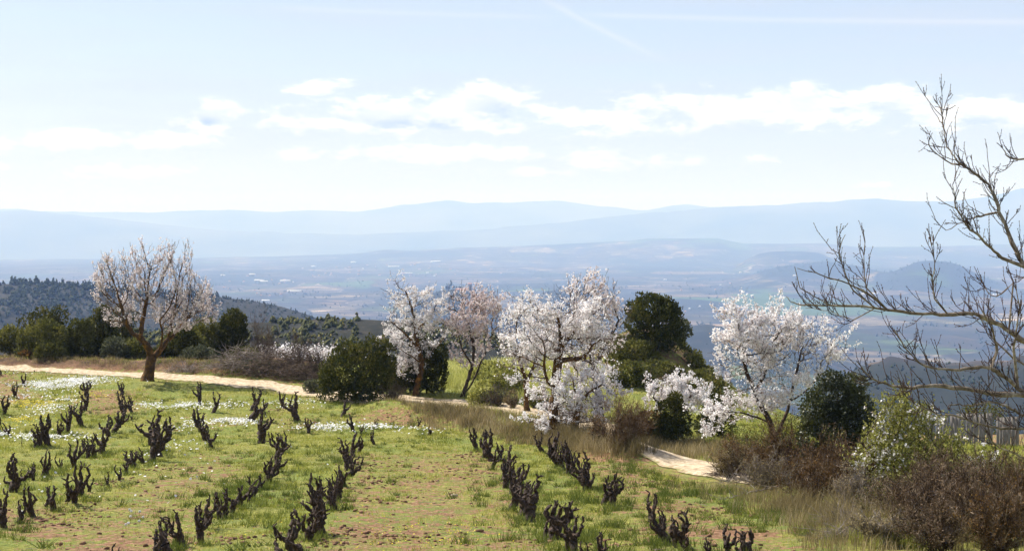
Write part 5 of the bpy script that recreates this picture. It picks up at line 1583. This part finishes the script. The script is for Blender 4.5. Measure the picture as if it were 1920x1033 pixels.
for (qx, qy) in [(246, 956), (262, 957), (245, 966), (261, 975), (241, 979), (236, 982), (243, 953), (268, 968)]:
    b = hit(qx, qy + 14); near_d.append(b + np.array([0, 0, .12]))
rgd = np.random.default_rng(5)
for i, b in enumerate(near_d):
    t = thing('dandelion_clock', 'fluffy white seed head on a thin stalk in the left foreground grass', 'flower', (b[0], b[1], b[2] - .12), 'white seed heads in the foreground')
    c = b + unit(rgd.normal(0, 1, (60, 3))) * .018
    v, f = petals(c, .009, rgd, 1.0); mesh('seed_head', v, f, M_daisy, parent=t)
    v, f = sticks(np.array([b - np.array([0, 0, .13])]), np.array([b]), .003, .003); mesh('stalk', v, f, M_grass, parent=t)
Yl = [flower_patch(*a) for a in [(60, 755, 60, 12, 900, .02, .05), (30, 790, 60, 12, 500, .02, .05), (180, 742, 50, 8, 260, .02, .05), (800, 1005, 160, 30, 260, .02, .03), (560, 980, 200, 60, 160, .02, .03), (300, 880, 300, 60, 200, .02, .03), (830, 890, 80, 60, 90, .02, .03)]]
c = np.concatenate(Yl); v, f = petals(c, .012 + .008 * (c[:, 1] > 45), rg)
tag(mesh('yellow_flowers', v, f, M_yellow, kind='stuff'), 'scattered tiny yellow flowers in the grass')

# soil clods, a few stones
x, y = scatter(32000, (-80, 1560), (21.5, 72)); s_ = soil_at(x, y) + .35 * (fbm(x / .9, y / .9, oct=2, seed=97) - .5)
keep = (rg.random(len(x)) < sstep(s_, .28, .55) * .55) & (road_dist(x, y) > 1.6)
x, y = x[keep], y[keep]; n_ = len(x)
ico_v = unit(np.array([(-1, 1.618, 0), (1, 1.618, 0), (-1, -1.618, 0), (1, -1.618, 0), (0, -1, 1.618), (0, 1, 1.618), (0, -1, -1.618), (0, 1, -1.618), (1.618, 0, -1), (1.618, 0, 1), (-1.618, 0, -1), (-1.618, 0, 1)], float))
ico_f = np.array([(0, 11, 5), (0, 5, 1), (0, 1, 7), (0, 7, 10), (0, 10, 11), (1, 5, 9), (5, 11, 4), (11, 10, 2), (10, 7, 6), (7, 1, 8), (3, 9, 4), (3, 4, 2), (3, 2, 6), (3, 6, 8), (3, 8, 9), (4, 9, 5), (2, 4, 11), (6, 2, 10), (8, 6, 7), (9, 8, 1)])
sz = .009 + .040 * rg.random(n_) ** 4
V_ = (ico_v[None] * (.65 + .7 * rg.random((n_, 12, 1)))) * sz[:, None, None] * np.array([1.2, 1.2, .75]) + np.stack([x, y, gz_at(x, y) + sz * .3], -1)[:, None]
F_ = (ico_f[None] + (np.arange(n_) * 12)[:, None, None]).reshape(-1, 3)
tag(mesh('soil_clods', V_.reshape(-1, 3), F_, M_clod, kind='stuff'), 'reddish brown crumbs of tilled soil')
for i, (px, py, s, lb) in enumerate([(850, 932, .075, 'pale flat stone in the middle of the wide grassy aisle'), (900, 998, .055, 'small brownish stone low in the aisle, left of the right-hand vines'),
                                     (733, 1008, .05, 'reddish clod-like stone right of the vine row left of aisle'), (1183, 880, .05, 'small rust brown stone below the pale path')]):
    b = hit(px, py); rg3 = np.random.default_rng(40 + i)
    vv = ico_v * (.7 + .5 * rg3.random((12, 1))) * s * np.array([1.5, 1.0, .6]) + b + np.array([0, 0, .03])
    tag(mesh('field_stone', vv, ico_f, M_stone if i == 0 else M_clod, loc=tuple(b)), lb, 'stone')
pc_ = [hit(*q)[:2] for q in [(690, 870), (700, 905), (670, 1000), (640, 1020), (700, 940), (740, 790), (800, 780), (560, 800), (1290, 850), (1180, 1020), (1010, 930), (900, 858), (210, 905), (60, 970), (150, 955), (95, 985),
                                  (300, 880), (330, 800), (520, 770), (880, 885), (760, 1010), (1230, 905), (1330, 960), (1020, 1020), (440, 1010), (580, 940), (250, 745), (30, 700)]]
cc_ = np.concatenate([np.array(q) + rgd.normal(0, 1, (120, 2)) * np.array([.42, .5]) for q in pc_]); n_ = len(cc_)
sz = .008 + .036 * rgd.random(n_) ** 3
V_ = (ico_v[None] * (.6 + .8 * rgd.random((n_, 12, 1)))) * sz[:, None, None] * np.array([1.2, 1.2, .8]) + np.stack([cc_[:, 0], cc_[:, 1], gz_at(cc_[:, 0], cc_[:, 1]) + sz * .4], -1)[:, None]
tag(mesh('tilled_crumbs', V_.reshape(-1, 3), (ico_f[None] + (np.arange(n_) * 12)[:, None, None]).reshape(-1, 3), M_clod, kind='stuff'), 'dark crumbly soil turned up beside the vine rows')
# cut canes left lying between the vines
x, y = scatter(900, (-80, 1500), (22, 60)); nn_ = len(x)
a_ = rg.random(nn_) * 6.28; ll_ = .06 + .12 * rg.random(nn_)
s0_ = np.stack([x, y, gz_at(x, y) + .03], -1); xx_, yy_ = x + np.cos(a_) * ll_, y + np.sin(a_) * ll_
s1_ = np.stack([xx_, yy_, gz_at(xx_, yy_) + .03 + .03 * rg.random(nn_)], -1)
v, f = sticks(s0_, s1_, .005, .003); tag(mesh('pruned_canes', v, f, M_dead, kind='stuff'), 'short grey vine prunings strewn over the field')
# thin stake by the second row
b = hit(41, 838)
v, f = sticks(np.array([b]), np.array([b + np.array([0, 0, .36])]), .012, .010, 5)
tag(mesh('thin_stake', v, f, M_dtwig, loc=tuple(b)), 'thin dark stake in the grass left of the second vine row', 'stake')

# ------------------------------------------------------------------ far woods, trees and buildings
def cone_tree(rg, h):
    """one far pine: ragged layered crown on a thin trunk, unit position at the foot"""
    k = 26
    z = .25 + .75 * np.sort(rg.random(k)); rr_ = .30 * (1 - (z - .2) / .85) ** .7 * (.6 + .6 * rg.random(k))
    az = rg.random(k) * 6.28
    c = np.stack([np.cos(az) * rr_ * .5, np.sin(az) * rr_ * .5, z], -1)
    return c * h, (.16 + .05 * rg.random(k)) * h


def far_trees(pos, hts, rg, name, mat, parent=None, k=7, kind='stuff', squat=1.0, loc=None):
    N = len(pos); 
    z = .18 + .8 * rg.random((N, k)); rr_ = .20 * squat * (1.15 - z) * rg.random((N, k)) ; az = rg.random((N, k)) * 6.28
    c = np.stack([np.cos(az) * rr_, np.sin(az) * rr_, z * np.ones_like(az)], -1) * hts[:, None, None] + pos[:, None]
    c = c.reshape(-1, 3); s = (np.repeat(hts, k) * .17 * squat * (1.25 - z.ravel()))
    tet = unit(np.array([(1, 0, -.5), (-.5, .87, -.5), (-.5, -.87, -.5), (0, 0, 1.3), (0, 0, -1)], float))
    ff = np.array([(0, 1, 3), (1, 2, 3), (2, 0, 3), (1, 0, 4), (2, 1, 4), (0, 2, 4)])
    an = rg.random(len(c)) * 6.28; ca, sa = np.cos(an), np.sin(an)
    tv = tet[None] * s[:, None, None] * np.array([1, 1, 1.2 if squat < 1.3 else .8])
    tv = np.stack([tv[..., 0] * ca[:, None] - tv[..., 1] * sa[:, None], tv[..., 0] * sa[:, None] + tv[..., 1] * ca[:, None], tv[..., 2]], -1)
    V_ = (c[:, None] + tv).reshape(-1, 3); Fc = (ff[None] + (np.arange(len(c)) * 5)[:, None, None]).reshape(-1, 3)
    return mesh(name, V_, Fc, mat, kind=kind, parent=parent, loc=loc)


def pick(vs, n_, rg, rows=(0, None), cols=(0, None)):
    sub = vs[rows[0]:rows[1], cols[0]:cols[1]]
    r_, c_ = sub.shape[:2]
    i = rg.random(n_) * (r_ - 1.001); j = rg.random(n_) * (c_ - 1.001); i0, j0 = i.astype(int), j.astype(int); fi, fj = (i - i0)[:, None], (j - j0)[:, None]
    return sub[i0, j0] * (1 - fi) * (1 - fj) + sub[i0 + 1, j0] * fi * (1 - fj) + sub[i0, j0 + 1] * (1 - fi) * fj + sub[i0 + 1, j0 + 1] * fi * fj


rg = np.random.default_rng(12)
ps = pick(pine_hill, 7000, rg, rows=(28, 72), cols=(60, 240))
g = fbm(ps[:, 0] / 60., ps[:, 1] / 40., oct=3, seed=51)
bearp = ps[:, 0] / ps[:, 1] * F + 960
ps = ps[(g > .43) & ((bearp < 420) | (rg.random(len(ps)) < .8))]
hts = 2.6 + 4.6 * rg.random(len(ps)) ** 1.6
hts = np.where(ps[:, 0] / ps[:, 1] * F + 960 > 400, hts * .55, hts)
far_trees(ps - np.array([0, 0, .6]), hts, rg, 'pine_wood', M_pine, squat=2.1, k=5)['label'] = 'dark pine wood covering the left hillside'
# pines one can tell apart on the skyline
crest = pine_hill[59]
for i in range(46):
    px = -10 + i * 9.2 + rg.normal(0, 3)
    k = int(np.argmin(np.abs(crest[:, 0] / crest[:, 1] * F + 960 - px))); q = crest[k]
    h = (3.5 + 4.5 * rg.random()) * (1.0 if px < 240 else .7)
    t = thing('pine_tree', 'small dark pine standing out on the left hill\'s skyline', 'tree', (q[0], q[1], q[2] - .4), 'pines along the skyline of the left hill')
    far_trees(np.array([[q[0], q[1], q[2] - .4]]), np.array([h]), rg, 'crown', M_pine, parent=t, k=16, kind=None, squat=2.0)
    v, f = sticks(np.array([[q[0], q[1], q[2] - .5]]), np.array([[q[0], q[1], q[2] + h * .5]]), .18, .1); mesh('trunk', v, f, M_bark, parent=t)
# scrub on the nearer dark hill
ps = pick(scrub_hill, 3900, rg, rows=(20, 70), cols=(20, 240))
g = fbm(ps[:, 0] / 9., ps[:, 1] / 12., oct=3, seed=53); ps = ps[g > .42]
hts = .8 + 1.3 * rg.random(len(ps)) ** 1.5
far_trees(ps - np.array([0, 0, .3]), hts, rg, 'hill_scrub', M_juni, squat=3.2, k=6)['label'] = 'dark low scrub on the nearer hill'
# woods and hedges in the valley
n_ = 20000
bx_ = -100 + 2150 * rg.random(n_); dd_ = np.exp(math.log(600) + rg.random(n_) * (math.log(9500) - math.log(600)))
X_, Y_ = (bx_ - 960) / F * dd_, dd_
zz_, wo_ = valley_h(X_, Y_)
line_ = np.abs(((X_ * .9 + Y_ * .35) / 260.) % 1 - .5) < .035
grove = fbm(X_ / 160., Y_ / 320., oct=4, seed=71) > .60
keep = (wo_ > .35) & (rg.random(n_) < .8) | (line_ & (rg.random(n_) < .7)) | (grove & (rg.random(n_) < .8)) | (rg.random(n_) < .02)
X_, Y_, zz_ = X_[keep], Y_[keep], zz_[keep]
far_trees(np.stack([X_, Y_, zz_ - 1], -1), (3.5 + 4 * rg.random(len(X_))) * np.clip(Y_ / 2200, .75, 1.8), rg, 'valley_trees', M_pine, squat=2.2, k=3)['label'] = 'dark tree lines and groves scattered over the valley'


def box(x, y, z, w_, l_, h_, rot, roof=0.0):
    c, s = math.cos(rot), math.sin(rot)
    pts = [(-w_, -l_, -6), (w_, -l_, -6), (w_, l_, -6), (-w_, l_, -6), (-w_, -l_, h_), (w_, -l_, h_), (w_, l_, h_), (-w_, l_, h_)]
    a = np.array([(px_ * c - py_ * s + x, px_ * s + py_ * c + y, pz + z) for px_, py_, pz in pts])
    return a, np.array([(0, 1, 5, 4), (1, 2, 6, 5), (2, 3, 7, 6), (3, 0, 4, 7)])


def gable(x, y, z, w_, l_, h_, rf, rot):
    c, s = math.cos(rot), math.sin(rot)
    pts = [(-w_, -l_, h_), (w_, -l_, h_), (w_, l_, h_), (-w_, l_, h_), (-w_, 0, h_ + rf), (w_, 0, h_ + rf)]
    a = np.array([(px_ * c - py_ * s + x, px_ * s + py_ * c + y, pz + z) for px_, py_, pz in pts])
    return a, [np.array([(0, 1, 5, 4), (2, 3, 4, 5)]), np.array([(1, 2, 5), (3, 0, 4)])]


def building(px, py, wpx, hpx, label, white=False, group=None, nm='house', cat='building', d=None):
    if d is None:
        ds = np.exp(np.linspace(math.log(900), math.log(12500), 1400))
        xs = (px - 960) * ds / F; zr = zat(py, ds); zg, _ = valley_h(xs, ds)
        b = np.nonzero(zr <= zg)[0]; i = b[0] if len(b) else 900
        d = float(ds[i])
    x = (px - 960) * d / F; z = float(valley_h(np.array([x]), np.array([d]))[0][0])
    w_ = wpx * d / F / 2; h_ = max(hpx * d / F * .6, 3.5)
    t = thing(nm, label, cat, (x, d, z), group)
    rot = rgb.normal(0, .3)
    ll = min(w_ * .8, 22 if white else 9)
    v, f = box(x, d, z, w_, ll, h_, rot); mesh('wall', v, f, M_shed if white else M_wall, parent=t)
    v, f = gable(x, d, z, w_ * 1.04, ll * 1.06, h_ - .05, h_ * .45 + 1, rot); mesh('roof', v, f, M_shed if white else M_roof, parent=t)


rgb = np.random.default_rng(33)
for px, py, w_, h_, lb in [(473, 516, 11, 3, 'bright white shed at the left of the valley town'), (486, 527, 16, 3, 'long white warehouse left in the valley, upper of two'), (495, 529, 14, 3, 'long white warehouse left in the valley, lower of two'),
                           (418, 517, 8, 2, 'small white shed farthest left in the valley'), (588, 500, 8, 2, 'white shed above the middle of the valley town'), (535, 528, 18, 3, 'slanted white greenhouse roof right of the two long warehouses'),
                           (552, 547, 24, 3, 'long pale roof below the town, left of centre'), (738, 501, 20, 2, 'long white factory roof above the leaning white almond'),
                           (817, 492, 16, 3, 'isolated white warehouse high at the centre of the valley'), (762, 513, 22, 2, 'white factory roof directly over the white almond\'s top'), (663, 493, 9, 3, 'white buildings cluster on the rise left of the cone hill'),
                           (1640, 552, 10, 3, 'white farm building on the green fields at right'), (1620, 553, 8, 3, 'pale farm building left of the white one at right'), (1868, 555, 12, 4, 'pale house under the wooded hill at right edge'),
                           (498, 565, 14, 2, 'pale roof low in the valley above the dark hill')]:
    building(px, py, w_, h_, lb, True, nm='warehouse')
for i in range(58):
    px = rgb.uniform(560, 940) if i < 40 else rgb.uniform(380, 560)
    py = rgb.uniform(497, 520) if i < 40 else rgb.uniform(510, 560)
    building(px, py, rgb.uniform(2.5, 5), rgb.uniform(1.6, 2.6), 'tiny pale house of the hazy valley town', rgb.random() < .15, group='tiny houses scattered through the valley town')
for i in range(16):
    building(rgb.uniform(985, 1500), rgb.uniform(505, 590), rgb.uniform(3, 6), rgb.uniform(1.6, 2.6), 'tiny pale farmhouse among the fields right of the town', rgb.random() < .4, group='tiny farmhouses among the fields')
for px, py, w_, h_, lb in [(678, 582, 10, 5, 'orange roofed house in the village beyond the dark scrub hill, left one'), (690, 580, 12, 5, 'orange roofed house in the village beyond the dark scrub hill, middle one'),
                           (701, 583, 10, 5, 'orange roofed house in the village beyond the dark scrub hill, right one'), (684, 588, 14, 4, 'lowest orange roof of the village beyond the scrub hill'),
                           (1286, 588, 10, 3, 'reddish farm roofs just right of the round juniper'), (1760, 636, 8, 4, 'white cottage behind the bare twigs in the mid valley')]:
    building(px, py, w_, h_, lb, False, d=2700.0 if px < 800 else 2300.0)

# church on its hill
dch = 3300.0
xc = (881 - 960) * dch / F; zc = float(valley_h(np.array([xc]), np.array([dch]))[0][0])
ch = thing('church', 'ruined hilltop church with a square tower above the pink almond', 'church', (xc, dch, zc))
v, f = box(xc, dch, zc, 4.2, 4.2, zat(532, dch) - zc, .2); mesh('tower', v, [f, np.array([[4, 5, 6, 7]])], M_oldstone, parent=ch)
v, f = gable(xc, dch, zc, 4.4, 4.4, zat(532, dch) - zc, 2.0, .2); mesh('tower_roof', v, f, M_roof, parent=ch)
v, f = box(xc - 17, dch + 2, zc, 13, 7, zat(543, dch) - zc, .2); mesh('nave', v, f, M_oldstone, parent=ch)
v, f = gable(xc - 17, dch + 2, zc, 13.3, 7.5, zat(543, dch) - zc, 3.0, .2); mesh('roof', v, f, M_roof, parent=ch)
rg = np.random.default_rng(4)
for i, (px, h) in enumerate([(846, 16), (838, 10)]):
    x = (px - 960) * dch / F; z = float(valley_h(np.array([x]), np.array([dch]))[0][0])
    t = thing('hill_tree', ['taller dark tree left of the hilltop church', 'lower dark tree farthest left on the church hill'][i], 'tree', (x, dch, z))
    far_trees(np.array([[x, dch, z]]), np.array([float(h) * 1.3]), rg, 'crown', M_pine, parent=t, k=14, kind=None, squat=1.6)
